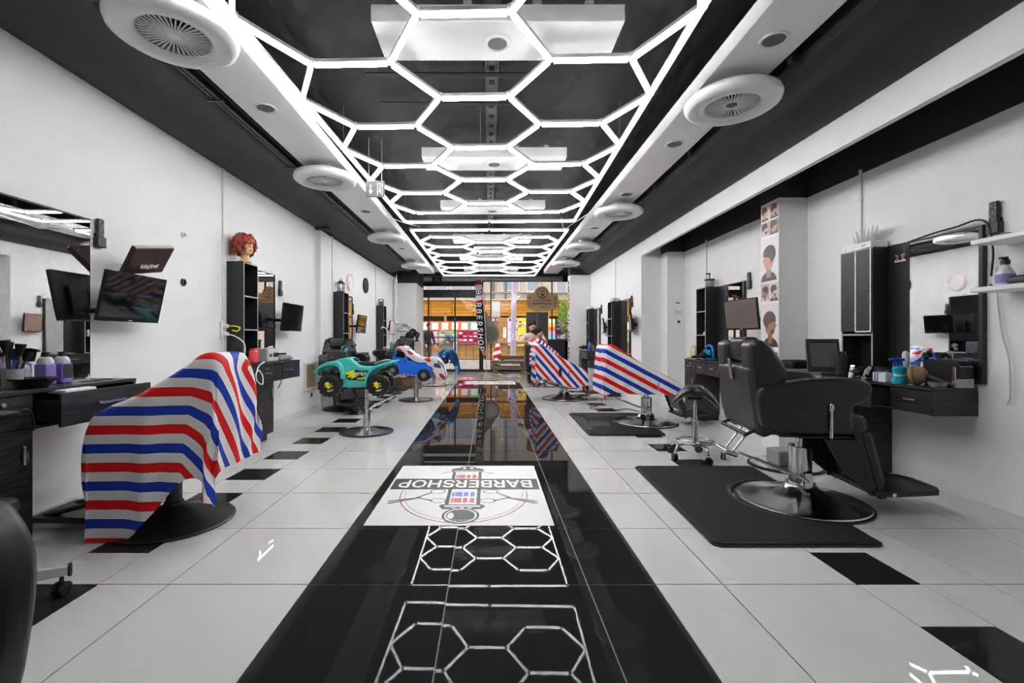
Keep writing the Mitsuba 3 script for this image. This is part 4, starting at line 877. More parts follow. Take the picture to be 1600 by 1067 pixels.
# R3 / R4
desk('R', XW, 8.85, 'dark styling desk behind the far striped chair on the right', D=.30, a_end=.95, top=.80)
tower('R', XW, 8.86, 'nearer of the two black shelf towers on the far right wall', .80, 1.765, w=.29, d=.165)
mirror('R', XW, 8.86, .29, .93, .82, 1.76, 'right wall mirror beside the nearer far tower', black=.27, fr=.03)
tv((2.33, 7.67, 1.335), .40, .30, -90 - 12, 4, 'television covered by a brown towel on the far right wall', (XW, 7.6, 1.3), 'matte', (142, 116, 106))
remote('R', XW, 7.86, 1.70, 'black remote in a wall holder above the towel covered television')
conduit('R', XW, 8.90, 1.7, 2.62, 'nearer of the two white vertical cable ducts on the far right wall')
desk('R', XW, 11.0, 'dark styling desk farthest down the right wall', D=.30, a_end=.95, top=.80)
tower('R', XW, 11.02, 'farther of the two black shelf towers on the far right wall', .80, 1.765, w=.27, d=.12)
mirror('R', XW, 11.02, .27, .93, .82, 1.74, 'right wall mirror farthest from the camera', black=.27, fr=.03)
tv((2.32, 9.5, 1.335), .42, .30, -90 - 8, 4, 'pale screen on the right wall farthest from the camera', (XW, 9.5, 1.3), 'satin', (205, 196, 196))
remote('R', XW, 9.98, 1.70, 'black remote in a wall holder farthest down the right wall')
conduit('R', XW, 11.08, 1.7, 2.62, 'farther of the two white vertical cable ducts on the far right wall')
for y, lab in ((8.72, 'pale blue box on the nearer far right tower'), (10.9, 'white box on the farther far right tower')):
    solo('carton', box(XW - .13, XW - .02, y - .12, y + .10, 1.766, 1.83, .004), 'satin', (168, 180, 190) if y < 9 else (215, 215, 215), lab, 'box')
t = Thing('thermostat', 'white wall thermostat on the far right pillar', 'thermostat', M=Tr(2.9, 7.13, 1.48) @ XZ)
t.part('plate', cat(extr([(-.065, -.045), (.065, -.045), (.065, .045), (-.065, .045)], .02)), 'satin', (222, 222, 222)); t.part('dial', mv(cyl((0, 0, .02), (0, 0, .032), .026, n=20), -.015), 'satin', (200, 200, 200), 40); t.part('window', extr([(.025, -.02), (.055, -.02), (.055, .02), (.025, .02)], .0215), 'satin', (190, 190, 190))
solo('wall_label', mv(box(2.87, 2.93, 7.125, 7.13, 1.615, 1.63)), 'satin', (50, 50, 50), 'thin dark label above the thermostat', 'label')
solo('wall_button', cyl((2.915, 7.13, 1.335), (2.915, 7.115, 1.335), .02, n=18), 'satin', (24, 24, 24), 'black round button below the thermostat', 'button', smooth=40)
# small items -------------------------------------------------------
def bottle(x, y, z, h, r, col, lab, cap=(20, 20, 20), group=None, mat='gloss', cat_='bottle'):
    t = Thing('bottle', lab, cat_, (x, y, z), group=group)
    t.part('body', lathe([(.001, 0), (r * .95, 0), (r, h * .04), (r, h * .62), (r * .85, h * .72), (r * .4, h * .80), (r * .4, h * .84), (.001, h * .84)], 20), mat, col, 40)
    t.part('cap', lathe([(.001, h * .84), (r * .5, h * .84), (r * .5, h * .95), (r * .3, h), (.001, h)], 14), 'satin', cap, 40)
    return t
for y, lab, lb in ((2.60, 'square bottle of violet lotion left of its twin on the near left desk', None), (2.70, 'square bottle of violet lotion with a black label on the near left desk', (44, 44, 46))):
    t = Thing('lotion_bottle', lab, 'bottle', (-2.49, y, .82), group='violet lotion bottles')
    t.part('body', rbox((0, 0, .06), (.07, .07, .12), .012), 'gloss', (128, 108, 186), True)
    t.part('shoulder', lathe([(.001, .115), (.036, .115), (.038, .128), (.030, .15), (.015, .158), (.001, .158)], 20), 'gloss', (202, 202, 208), 40)
    t.part('cap', lathe([(.001, .155), (.018, .155), (.018, .182), (.001, .184)], 16), 'satin', (18, 18, 18), 40)
    if lb: t.part('label', box(.035, .036, -.028, .03, .03, .11), 'satin', lb)
t = Thing('mixing_bowl', 'black flared tint bowl at the front of the near left desk', 'bowl', (-2.40, 2.44, .82))
t.part('bowl', lathe([(.001, 0), (.055, 0), (.06, .006), (.10, .052), (.103, .052), (.098, .046), (.056, .008), (.001, .008)], 32), 'satin', (18, 18, 19), 40); t.part('tab', box(-.02, .02, .10, .13, .047, .052), 'satin', (18, 18, 19))
t = Thing('brush_cup', 'clear cup holding brushes and combs at the left edge of the near left desk', 'cup', (-2.50, 2.43, .82))
t.part('cup', lathe([(.001, 0), (.04, 0), (.045, .10), (.042, .10), (.038, .005), (.001, .005)], 20), 'gloss', (150, 150, 152), 40)
for i, (dx, dy, c, l) in enumerate(((.0, -.03, (40, 26, 26), .24), (.02, .0, (20, 20, 20), .22), (-.02, .02, (28, 60, 150), .19), (.015, .03, (22, 22, 24), .18), (-.01, -.01, (35, 35, 36), .23))):
    b_ = np.array([dx * .3, dy * .3, .01]); tip = b_ + np.array([dx * 1.4, dy * 1.4 + .01, l]); m_ = b_ + (tip - b_) * .72
    k = t.part('brush', cyl(b_, m_, .006, n=8), 'satin', c, 40); t.part('bristles', cyl(m_, tip, .012, .024, n=10), 'matte', tuple(int(v * .8) for v in c), 40, parent=k)
t.part('comb', tf(cat(box(-.03, .03, -.003, .003, .14, .2), lathe([(.028, .2), (.036, .2), (.036, .206), (.028, .206)], 16)), Tr(0, .05, 0) @ Rx(-15)), 'satin', (18, 18, 18))
bottle(-2.54, 2.52, .82, .15, .034, (176, 178, 180), 'clear grey bottle beside the brush cup on the near left desk', (190, 190, 190))
solo('shaving_cloth', rbox((-2.30, 2.56, .795), (.10, .2, .02), .009), 'matte', (228, 230, 234), 'white cloth in the open drawer of the near left desk', 'cloth', smooth=True)
for i, y in enumerate((2.78, 2.86, 2.94)):
    solo('desk_grommet', mv(lathe([(.024, 0), (.036, .0), (.036, .003), (.024, .003), (.024, 0)], 20), -2.42, y, .82), 'satin', (14, 14, 14), ['nearest', 'middle', 'farthest'][i] + ' black tool ring in the top of the near left desk', 'tool holder', 'tool rings in the near left desk')
t = Thing('hair_clipper', 'black clipper hanging from the near left desk front', 'hair clipper', (-2.285, 2.19, .72))
t.part('body', rbox((0, 0, 0), (.04, .10, .04), .018), 'satin', (16, 16, 17), True); t.part('cord', tube([(0, .04, 0), (.01, .09, .01), (.01, .12, -.03), (.01, .125, -.10)], .006, 6, 6), 'satin', (18, 18, 18), True)
# clothes-dryer style box leaning on TV
t = Thing('hair_colour_box', 'brown hair colour chart box leaning on top of the near left television', 'box', M=Tr(-2.44, 3.30, 1.625) @ Rz(90) @ Rx(38) @ Ry(-14))
t.part('cover', box(-.16, .16, -.02, .02, -.09, .13, .003), 'satin', (48, 28, 24)); t.part('pages', box(-.156, .156, -.014, .014, -.086, .134), 'matte', (186, 178, 168)); t.part('lettering', tf(text('Majirel', .034, .001, True), Tr(.02, -.0205, -.03) @ XZ), 'satin', (235, 230, 226))
# left station 2 items
t = Thing('steriliser', 'grey metal steriliser box on the left desk with the machines', 'appliance', (-2.46, 5.06, .82))
t.part('case', box(-.10, .10, -.13, .13, .006, .15, .006), 'satin', (176, 176, 178)); t.part('panel', box(.10, .104, -.11, .11, .02, .14), 'satin', (196, 196, 198))
for y in (.02, .075): t.part('knob', cyl((.104, y, .08), (.122, y, .08), .022, n=16), 'satin', (28, 28, 28), 40)
for y in (-.09, -.06): t.part('switch', box(.104, .109, y, y + .02, .06, .09), 'satin', (60, 60, 60))
for x in (-.08, .08):
    for y in (-.1, .1): t.part('foot', cyl((x, y, 0), (x, y, .006), .012, n=10), 'satin', (20, 20, 20))
t = Thing('clipper_set', 'pair of grey green clippers lying at the end of the left desk', 'hair clippers', (-2.42, 5.42, .82))
for y, a in ((-.05, 10), (.09, -20)):
    k = t.part('clipper', tf(rbox((0, 0, .03), (.06, .16, .06), .024), Tr(0, y, 0) @ Rz(a)), 'satin', (128, 140, 140), True); t.part('blade', tf(box(-.024, .024, .07, .10, .012, .03), Tr(0, y, 0) @ Rz(a)), 'chrome', parent=k)
t.part('rest', box(-.05, .05, -.12, .0, .07, .09, .008), 'satin', (22, 22, 23))
t = Thing('neck_duster', 'coral red rounded shaver on the left desk at the shelf tower', 'shaver', (-2.40, 4.72, .82))
t.part('body', rbox((0, 0, .075), (.07, .11, .15), .034), 'satin', (228, 70, 78), True); t.part('cap', rbox((0, .0, .145), (.055, .09, .03), .014), 'satin', (150, 44, 50), True)
solo('power_cable', tube([(-2.60, 4.55, 1.12), (-2.50, 4.56, 1.10), (-2.42, 4.58, 1.02), (-2.42, 4.58, .86), (-2.44, 4.6, .74)], .006, 7, 8), 'satin', (225, 225, 225), 'white cable dropping from the socket beside the left shelf tower', 'cable', smooth=True)
solo('power_cable', tube([(-2.32, 4.72, .83), (-2.27, 4.68, .84), (-2.28, 4.58, .80), (-2.29, 4.55, .70), (-2.29, 4.60, .64), (-2.28, 4.66, .62), (-2.29, 4.68, .70), (-2.30, 4.62, .76), (-2.29, 4.54, .72)], .006, 7, 8), 'satin', (230, 230, 230), 'looped white cable hanging at the front corner of the left cabinet', 'cable', smooth=True)
solo('power_cable', tube([(-2.30, 5.02, .83), (-2.28, 5.10, .80), (-2.29, 5.13, .70), (-2.29, 5.10, .60), (-2.30, 5.05, .54)], .005, 7, 8), 'satin', (24, 24, 24), 'black cable hanging over the front of the left desk with the machines', 'cable', smooth=True)
t = Thing('wall_socket', 'white double socket with plugs beside the left shelf tower', 'socket', M=SM('L', XL, 4.56))
t.part('plate', box(-.04, .04, .001, .02, 1.08, 1.25, .004), 'satin', (226, 226, 226)); t.part('plug', cyl((0, .02, 1.13), (0, .06, 1.12), .02, n=12), 'satin', (235, 235, 235), 40); t.part('plug', cyl((0, .02, 1.2), (0, .06, 1.2), .02, n=12), 'satin', (226, 226, 226), 40); t.part('yellow_cable', tube([(.0, .06, 1.2), (.02, .12, 1.2), (.05, .15, 1.18), (.03, .13, 1.15), (.0, .10, 1.16)], .007, 6, 6), 'satin', (226, 214, 30), True)
solo('power_cable', tube([(-2.44, 7.52, 1.0), (-2.40, 7.50, .96), (-2.40, 7.52, .7)], .006, 6, 6), 'satin', (30, 30, 30), 'black cable beside the lantern tower', 'cable', smooth=True)
bottle(-2.47, 7.72, .82 + (1.84 - .82 - .016) * 2 / 3 + .016, .24, .04, (142, 104, 190), 'violet bottle on the upper shelf of the lantern tower', (150, 120, 190))
bottle(-2.44, 7.50, .9, .0001 + .2, .035, (196, 150, 110), 'tan bottle hanging beside the lantern tower', (90, 90, 90)) if 0 else None
solo('wall_monitor', rbox((-2.40, 8.0, .92), (.12, .2, .2), .02), 'satin', (70, 76, 84), 'grey boxed device on the desk behind the quad', 'appliance', smooth=True)
solo('power_cable', tube([(-2.40, 10.30, 1.30), (-2.36, 10.36, 1.33), (-2.28, 10.5, 1.22), (-2.26, 10.55, 1.0), (-2.30, 10.5, .9), (-2.38, 10.4, .86)], .012, 8, 8), 'satin', (226, 226, 226), 'thick white hose loop beside the farthest left tower', 'hose', smooth=True)
t = Thing('waste_bin', 'slim pale bin with a dark lid between the far right desks', 'bin', (2.18, 9.72, 0))
t.part('body', box(-.09, .09, -.11, .11, 0, .46, .008), 'satin', (176, 172, 168)); t.part('lid', box(-.10, .10, -.12, .12, .46, .60, .01), 'satin', (44, 44, 45))
# coat rail with hangers, far left
t = Thing('coat_rail', 'chrome coat rail on the wall left of the entrance', 'coat rail', (-2.5, 12.2, 1.46))
t.part('rail', cyl((-.05, 0, .02), (.36, 0, -.04), .010, n=10), 'chrome', smooth=True); t.part('bracket', box(-.06, -.045, -.03, .03, -.02, .05), 'chrome')
for i in range(2):
    t = Thing('coat_hanger', ('left' if i == 0 else 'right') + ' dark coat hanger on the chrome rail by the entrance', 'coat hanger', (-2.26 + .08 * i, 12.2, 1.42), 35, 'coat hangers on the chrome rail')
    t.part('hook', tube([(0, 0, 0), (.01, 0, .03), (.0, 0, .05), (-.015, 0, .04)], .004, 6, 4), 'satin', (60, 60, 60)); t.part('frame', tube([(0, 0, 0), (-.20, 0, -.12), (-.21, 0, -.16), (.21, 0, -.16), (.20, 0, -.12), (0, 0, 0)], .008, 6), 'satin', (40, 36, 34))
# boxes etc far left
t = Thing('sideboard', 'low pale sideboard under the dark mannequin heads at the far left', 'sideboard', (-2.25, 12.0, 0))
t.part('body', box(-.28, .42, 0, .42, .06, .96, .005), 'satin', (196, 176, 168)); t.part('worktop', box(-.29, .43, -.01, .43, .96, .985), 'satin', (206, 196, 190)); t.part('door', box(-.275, .065, -.015, 0, .08, .94), 'satin', (188, 166, 158)); t.part('door', box(.075, .415, -.015, 0, .08, .94), 'satin', (188, 166, 158)); t.part('plinth', box(-.26, .4, .02, .4, 0, .06), 'satin', (60, 54, 50))
def dark_head(x, y, z, rz, lab, tilt=0, s=1.0):
    t = Thing('display_bust', lab, 'mannequin head', M=Tr(x, y, z) @ Rz(rz) @ Rx(tilt) @ np.diag([s, s, s, 1]))
    t.part('head', cat(ellipsoid((0, .0, .21), (.075, .095, .10), 3), ellipsoid((0, -.05, .155), (.05, .05, .06), 2)), 'satin', (30, 28, 28), True)
    t.part('nose', hull([(0, -.112, .18), (-.014, -.088, .17), (.014, -.088, .17), (0, -.088, .215)]), 'satin', (30, 28, 28)); t.part('neck', lathe([(.001, 0), (.075, 0), (.07, .015), (.045, .05), (.045, .15), (.001, .16)], 18), 'satin', (34, 31, 31), 40)
    t.part('hair', ellipsoid((0, .03, .24), (.088, .10, .09), 3), 'matte', (16, 15, 16), True)
dark_head(-2.02, 12.15, .985, -20, 'upright black mannequin head nearest the entrance on the sideboard', 0, 1.05)
dark_head(-1.90, 12.2, .985, 10, 'smaller black mannequin head at the end of the sideboard', 0, .8)
dark_head(-2.28, 12.1, 1.07, 60, 'black mannequin head lying on its side on the sideboard', 80, 1.0)
solo('carton', box(-2.42, -2.34, 11.75, 11.84, .82, .93, .004), 'satin', (218, 40, 52), 'small red box at the end of the farthest left desk', 'box') if 0 else solo('carton', box(-2.40, -2.30, 11.32, 11.42, .82, .94, .004), 'satin', (218, 40, 52), 'small red box at the end of the farthest left desk', 'box')
bottle(-2.36, 11.18, .82, .2, .035, (60, 150, 140), 'green bottle on the farthest left desk', (230, 230, 230))
for i, (x, y, z, lab) in enumerate(((-2.0, 9.9, 0, 'left wooden crate on the floor behind the blue toy car'), (-1.62, 10.0, 0, 'right wooden crate on the floor behind the blue toy car'))):
    t = Thing('wooden_crate', lab, 'crate', (x, y, z))
    for k in range(2): t.part('slat', box(-.17, .17, -.14, -.12, .01 + k * .11, .10 + k * .11, .003), 'raw_wood'); t.part('slat', box(-.17, .17, .12, .14, .01 + k * .11, .10 + k * .11, .003), 'raw_wood')
    for sx in (-1, 1): t.part('end', box(.15 * sx, .17 * sx, -.12, .12, 0, .21, .003), 'raw_wood')
    t.part('base', box(-.16, .16, -.13, .13, .0, .012), 'raw_wood')
# right station 1 items
t = Thing('side_counter', 'grey topped counter with a tilted frame beside the near right tower', 'counter', (2.86, 4.08, 0))
t.part('top', box(-.14, .148, -.28, .28, .775, .80, .004), 'gloss', (86, 86, 88)); t.part('cabinet', box(-.13, .148, -.27, .27, .60, .775), 'satin', (120, 120, 122)); t.part('bracket', box(-.02, .148, -.2, -.18, .45, .60), 'satin', (24, 24, 24)); t.part('bracket', box(-.02, .148, .18, .2, .45, .60), 'satin', (24, 24, 24))
t = Thing('picture_frame', 'grey tablet frame standing tilted on the counter beside the near right tower', 'frame', M=Tr(2.82, 3.90, .80) @ Rz(-20) @ Rx(-14))
t.part('frame', cat(box(-.12, -.095, -.012, .012, 0, .28, .003), box(.095, .12, -.012, .012, 0, .28, .003), box(-.12, .12, -.012, .012, .25, .28, .003), box(-.12, .12, -.012, .012, 0, .04, .003)), 'satin', (46, 46, 47)); t.part('screen', box(-.095, .095, -.006, .008, .04, .25), 'gloss', (92, 92, 94)); t.part('stand', tf(box(-.04, .04, .0, .006, 0, .2), Tr(0, .012, 0) @ Rx(-20)), 'satin', (30, 30, 30))
solo('tool_bag', rbox((2.80, 4.22, .845), (.20, .2, .075), .03), 'matte', (16, 16, 17), 'black zipped bag on the grey topped counter', 'bag', smooth=True)
t = Thing('tool_caddy', 'black cylindrical caddy in front of the near right tower', 'caddy', (2.80, 3.66, .775))
t.part('pot', lathe([(.001, 0), (.05, 0), (.058, .17), (.054, .17), (.046, .006), (.001, .006)], 24), 'satin', (22, 22, 23), 40)
for i in range(4): t.part('tool', cyl((.02 * (i - 1.5), .01, .02), (.03 * (i - 1.5), .02 * (i - 1), .2), .007, n=8), 'satin', (60, 60, 62) if i % 2 else (20, 20, 20), 40)
def dryer(x, y, z, rz, lab, col=(18, 18, 19), s=1.0):
    t = Thing('hair_dryer', lab, 'hair dryer', M=Tr(x, y, z) @ Rz(rz) @ np.diag([s, s, s, 1]))
    t.part('barrel', cat(cyl((-.09, 0, .06), (.07, 0, .06), .042, .036, 20), cyl((.07, 0, .06), (.13, 0, .06), .03, .02, 18)), 'satin', col, 40); t.part('handle', cyl((-.02, 0, .05), (.01, -.12, .03), .019, .016, 14), 'satin', col, 40); t.part('nozzle', box(.12, .15, -.03, .03, .053, .067, .003), 'satin', (30, 30, 30)); t.part('ring', cyl((-.095, 0, .06), (-.088, 0, .06), .038, n=20), 'chrome', smooth=40)
    t.part('cord', tube([(.01, -.12, .03), (.03, -.16, .02), (.08, -.17, .01), (.12, -.14, .008)], .004, 6, 6), 'satin', col, True)
dryer(2.83, 3.47, .775, 200, 'black hair dryer beside the caddy on the near right desk')
dryer(2.86, 3.36, .775, 250, 'black hair dryer lying behind the white card box on the near right desk', (26, 26, 27))
for i, (y, c) in enumerate(((3.52, (205, 205, 205)), (3.40, (180, 172, 168)))):
    t = Thing('hair_clipper', ['pale clipper standing left on the near right desk', 'pale clipper standing right on the near right desk'][i], 'hair clipper', (2.745, y, .775), 20 - 50 * i)
    t.part('body', tf(rbox((0, 0, .045), (.03, .035, .09), .012), Ry(20)), 'satin', c, True); t.part('head', tf(box(-.012, .012, -.015, .015, .088, .105), Ry(20)), 'chrome')
t = Thing('card_box', 'small white box with blue bands on the near right desk', 'box', (2.78, 3.27, .775))
t.part('carton', box(-.03, .03, -.055, .055, 0, .065, .002), 'satin', (206, 208, 214))
for y in (.012, .032): t.part('band', box(-.0312, -.03, y - .005, y + .005, .001, .064), 'satin', (70, 80, 140))
t = Thing('spray_bottle', 'turquoise waisted spray bottle with a blue trigger on the near right desk', 'bottle', (2.775, 3.135, .775))
t.part('body', lathe([(.001, 0), (.042, 0), (.044, .02), (.030, .055), (.040, .095), (.034, .112), (.017, .122), (.001, .122)], 24), 'gloss', (26, 150, 168), 40)
t.part('trigger', cat(lathe([(.001, .12), (.02, .12), (.02, .145), (.014, .15), (.001, .15)], 14), box(-.055, .03, -.012, .012, .15, .172, .004), cyl((-.03, 0, .155), (-.04, 0, .115), .006, n=8)), 'satin', (14, 60, 150), 40)
t.part('nozzle', cyl((-.07, 0, .161), (-.055, 0, .161), .008, n=10), 'satin', (14, 60, 150), 40); t.part('label', lathe([(.0315, .045), (.0325, .048), (.0325, .062), (.0315, .065)], 20), 'satin', (190, 215, 215), 40)
t = Thing('neck_brush', 'brown wooden neck brush lying on the near right desk', 'brush', M=Tr(2.79, 2.99, .775) @ Rz(-62))
t.part('bristles', tf(lathe([(.001, 0), (.058, 0), (.066, .02), (.05, .06), (.03, .075), (.001, .075)], 24), Tr(-.05, 0, .062) @ Ry(80)), 'matte', (134, 108, 80), 40); t.part('collar', tf(lathe([(.06, .018), (.069, .02), (.066, .03), (.058, .03)], 24), Tr(-.05, 0, .062) @ Ry(80)), 'satin', (98, 76, 54), 40); t.part('handle', cyl((.02, 0, .065), (.16, 0, .016), .017, .012, 14), 'satin', (58, 46, 38), 40)
t = Thing('tool_case', 'black soft case standing against the near right mirror', 'case', (2.94, 2.98, .775))
t.part('body', rbox((0, 0, .085), (.08, .26, .17), .02), 'matte', (24, 24, 25), True); t.part('strap', tube([(-.03, .10, .17), (-.02, .13, .2), (0, .14, .17)], .01, 8, 5), 'matte', (18, 18, 18), True)
t = Thing('sanding_block', 'black tool box with a chrome clip at the near end of the right desk', 'tool box', (2.92, 2.865, .775))
t.part('box', box(-.05, .05, -.03, .01, .055, .135, .006), 'satin', (18, 18, 18)); t.part('clip', box(-.06, -.05, -.02, .0, .0, .13, .002), 'chrome'); t.part('foot', box(-.05, .05, -.03, .01, 0, .055, .003), 'gloss', (160, 160, 162))
t = Thing('card_stand', 'white sheet leaning on the near right mirror behind the spray bottle', 'card', M=Tr(2.975, 3.14, .775) @ Rz(-90) @ Rx(-6))
t.part('sheet', box(-.07, .07, -.001, .001, 0, .20), 'satin', (214, 215, 220)); t.part('frame', box(-.085, -.07, -.004, .004, 0, .21), 'satin', (22, 22, 22))
solo('cup', mv(lathe([(.001, 0), (.02, 0), (.02, .2), (.012, .215), (.001, .22)], 14), 2.84, 3.16, .775), 'satin', (205, 205, 208), 'slim white tube bottle behind the turquoise spray bottle', 'bottle', smooth=40)
solo('bowl', mv(lathe([(.001, 0), (.04, 0), (.055, .03), (.05, .03), (.001, .006)], 20), 2.83, 2.92, .775), 'satin', (150, 150, 152), 'pale grey dish at the near end of the right desk', 'dish', smooth=40)
# right station 2 items
for i, y in enumerate((6.30, 6.25)): bottle(2.77, y, .80, .19, .03, (206, 192, 40) if i == 0 else (215, 215, 210), ['yellow oil bottle at the open shelf tower on the right', 'white bottle beside the yellow oil bottle on the right'][i], (210, 205, 190) if i == 0 else (225, 225, 225))
dryer(2.76, 5.98, .80, 240, 'black hair dryer with a long cord on the desk beside the saddle stool', (30, 28, 30), 1.1)
t = Thing('tool_rack', 'bright blue tool rack on the desk beside the saddle stool', 'rack', (2.82, 5.93, .80))
t.part('base', box(-.05, .05, -.08, .08, 0, .03, .006), 'satin', (20, 90, 150)); t.part('arch', tube([(0, -.09, .03), (0, -.09, .12), (0, -.05, .18), (0, .05, .18), (0, .09, .12), (0, .09, .03)], .016, 8, 6), 'satin', (26, 110, 190), True)
for y in (-.06, 0, .06): t.part('clip', rbox((-.03, y, .10), (.03, .035, .07), .01), 'satin', (30, 150, 190), True)
for z, h, c, lab, dy in ((1.055, .14, (212, 212, 214), 'white bottle on the middle shelf of the yellow bottle tower', .0), (1.055, .045, (220, 200, 50), 'yellow tin on the middle shelf of the yellow bottle tower', .06), (1.295 + .0, .16, (200, 190, 90), 'yellow labelled bottle on the upper shelf of the yellow bottle tower', 0)):
    zz = .80 + (1.757 - .80 - .016) * (1 if z < 1.2 else 2) / 3 + .016
    bottle(2.91, 6.18 + dy, zz, h, .028, c, lab)
t = Thing('pump_jar', 'glass jar with a black pump on top of the yellow bottle tower', 'jar', (2.92, 6.14, 1.757))
t.part('jar', lathe([(.001, 0), (.05, 0), (.055, .01), (.055, .07), (.05, .085), (.001, .085)], 24), 'gloss', (120, 122, 124), 40); t.part('lid', lathe([(.001, .085), (.062, .085), (.062, .105), (.001, .11)], 24), 'satin', (28, 30, 30), 40); t.part('pump', cat(cyl((0, 0, .1), (0, 0, .18), .008, n=10), box(-.05, .012, -.008, .008, .17, .185, .003)), 'satin', (24, 24, 24))
solo('hair_dryer_stand', tube([(2.70, 4.98, 1.50), (2.68, 5.02, 1.53), (2.66, 5.06, 1.545)], .016, 8, 4), 'satin', (16, 16, 16), 'black clip lying on top of the television before the photo pillar', 'clip', smooth=True)
solo('plastic_bag', ellipsoid((2.90, 5.36, .55), (.05, .06, .08), 3), 'gloss', (205, 208, 212), 'clear plastic bag hanging under the right desk behind the big barber chair', 'bag', smooth=True)
# right station 3/4 items
dryer(2.22, 10.65, .80, 200, 'black hair dryer on the desk at the far right tower', (20, 20, 20), 1.2)
bottle(2.24, 10.35, .80, .2, .035, (30, 110, 190), 'blue bottle on the desk at the far right tower', (40, 130, 210))
for i in range(4): bottle(2.25, 10.25 - i * .07, .80, .17 - .02 * (i % 2), .026, ((30, 30, 32), (60, 50, 50), (24, 24, 26), (90, 90, 94))[i], ['first black bottle', 'second brownish bottle', 'third black bottle', 'fourth grey bottle'][i] + ' in the row on the farthest right desk', group='dark bottles on the farthest right desk')
for i in range(2): bottle(2.33, 8.72, .80 + (1.765 - .80 - .016) * (i + 1) / 3 + .016, .13, .028, ((200, 200, 200), (212, 206, 200))[i], ['white bottle on the middle', 'cream bottle on the upper'][i] + ' shelf of the nearer far right tower')
solo('power_cable', tube([(1.72, 7.35, .006), (1.55, 7.15, .006), (1.62, 6.95, .006), (1.85, 6.9, .006), (2.1, 7.05, .006), (2.2, 6.8, .006)], .006, 6, 8), 'satin', (40, 40, 40), 'thin black cable lying on the floor behind the worn mat', 'cable', smooth=True)
# ================================================================= FLOOR GRAPHICS AND MATS
t = Thing('floor_decal', 'white barbershop logo sticker on the black runner', 'floor sticker', M=Tr(-.175, 3.295, 0) @ Rz(180))
# local: x reads right for someone looking from the door, y away from them (towards the camera)
t.part('sheet', box(-.552, .552, -.625, .625, 0, .0015), 'satin', (226, 225, 224))
def dk(poly, col, nm, lvl=1): t.part(nm, mv(extr(poly, .0006 * lvl), 0, 0, .0015), 'satin', col)
circ = affinity.scale(Point(0, .06).buffer(1, 24), .44, .53)
ringp = circ.difference(affinity.scale(circ, .985, .985, origin=(0, .06)))
dk(ringp.difference(Polygon([(-1, -.4), (1, -.4), (1, .02), (-1, .02)])), (170, 60, 56), 'circle')
ring2 = affinity.scale(circ, .93, .93, origin=(0, .06)); ring2 = ring2.difference(affinity.scale(ring2, .975, .975, origin=(0, .06)))
dk(ring2.intersection(Polygon([(-1, .05), (1, .05), (1, .8), (-1, .8)])), (196, 194, 194), 'circle')
rect = lambda x0, x1, y0, y1: Polygon([(x0, y0), (x1, y0), (x1, y1), (x0, y1)])
K = (42, 39, 42)
# pole: ball at +y, cap at -y
ball = affinity.scale(Point(.0, .475).buffer(1, 24), .115, .125)
dk(ball, K, 'ball', 1); dk(affinity.scale(Point(0, .475).buffer(1, 24), .10, .11).difference(affinity.scale(Point(0, .475).buffer(1, 24), .088, .097)), (230, 230, 230), 'ball_ring', 2)
dk(affinity.scale(Point(.06, .48).buffer(1, 12), .02, .05), (230, 230, 230), 'highlight', 2)
dk(Polygon([(-.13, .29), (.13, .29), (.15, .32), (.12, .37), (-.12, .37), (-.15, .32)]), K, 'collar', 2); dk(rect(-.115, .115, .305, .335), (216, 216, 216), 'collar', 3)
for x in (-.05, 0, .05): dk(rect(x - .014, x + .014, .345, .365), (220, 220, 220), 'collar', 3)
dk(rect(-.115, .115, -.44, .29), K, 'tube', 1); dk(rect(-.09, .09, -.44, .29), (222, 222, 224), 'tube', 2)
for y0, c in ((.17, (196, 84, 74)), (.05, (96, 116, 196)), (-.36, (190, 84, 74))):
    for x0, x1 in ((-.075, -.045), (-.03, .0), (.01, .06), (.065, .08)): dk(rect(x0, x1, y0, y0 + .085), c, 'pole_stripe', 3)
dk(Polygon([(-.12, -.45), (.12, -.45), (.135, -.50), (.10, -.55), (-.10, -.55), (-.135, -.50)]), K, 'cap', 2); dk(rect(-.11, .11, -.475, -.455), (216, 216, 216), 'cap', 3)
dk(affinity.scale(Point(0, -.55).buffer(1, 16), .07, .05), K, 'cap', 2); dk(rect(-.045, -.02, -.57, -.52), (220, 220, 220), 'cap', 3); dk(rect(.015, .04, -.57, -.52), (220, 220, 220), 'cap', 3)
dk(rect(-.535, .535, -.255, -.015), K, 'banner', 4)
tx = text('BARBERSHOP', .145, .0006, True); w_ = tx.bounds[1][0] - tx.bounds[0][0]; tx.apply_transform(np.diag([.98 / w_, 1.12, 1, 1]))
t.part('lettering', mv(tx, 0, -.135, .0015 + .0024), 'satin', (232, 231, 230))
for sx in (-1, 1):
    B = lambda p: Polygon([(sx * a, b_) for a, b_ in p])
    sc_ = [B([(.50, .22), (.30, .15), (.29, .165), (.49, .235)]), B([(.50, .265), (.30, .145), (.285, .165), (.48, .275)]), B([(.31, .165), (.22, .06), (.235, .055), (.32, .15)]), B([(.31, .15), (.2, .21), (.205, .225), (.315, .165)])]
    for p in sc_: dk(p, (84, 82, 84), 'scissors', 1)
    for cx_, cy_ in ((.185, .03), (.165, .215)):
        o = affinity.scale(Point(sx * cx_, cy_).buffer(1, 16), .055, .042); dk(o.difference(o.buffer(-.007)), (84, 82, 84), 'scissors', 1)
t = Thing('floor_decal', 'pale printed sticker at the far end of the black runner', 'floor sticker', M=Tr(.02, 11.25, 0) @ Rz(180))
t.part('sheet', box(-.6, .6, -.42, .42, 0, .0015), 'satin', (226, 222, 222)); t.part('border', cat(box(-.62, .62, .42, .46, 0, .0015), box(.6, .64, -.42, .46, 0, .0015)), 'satin', (196, 60, 80))
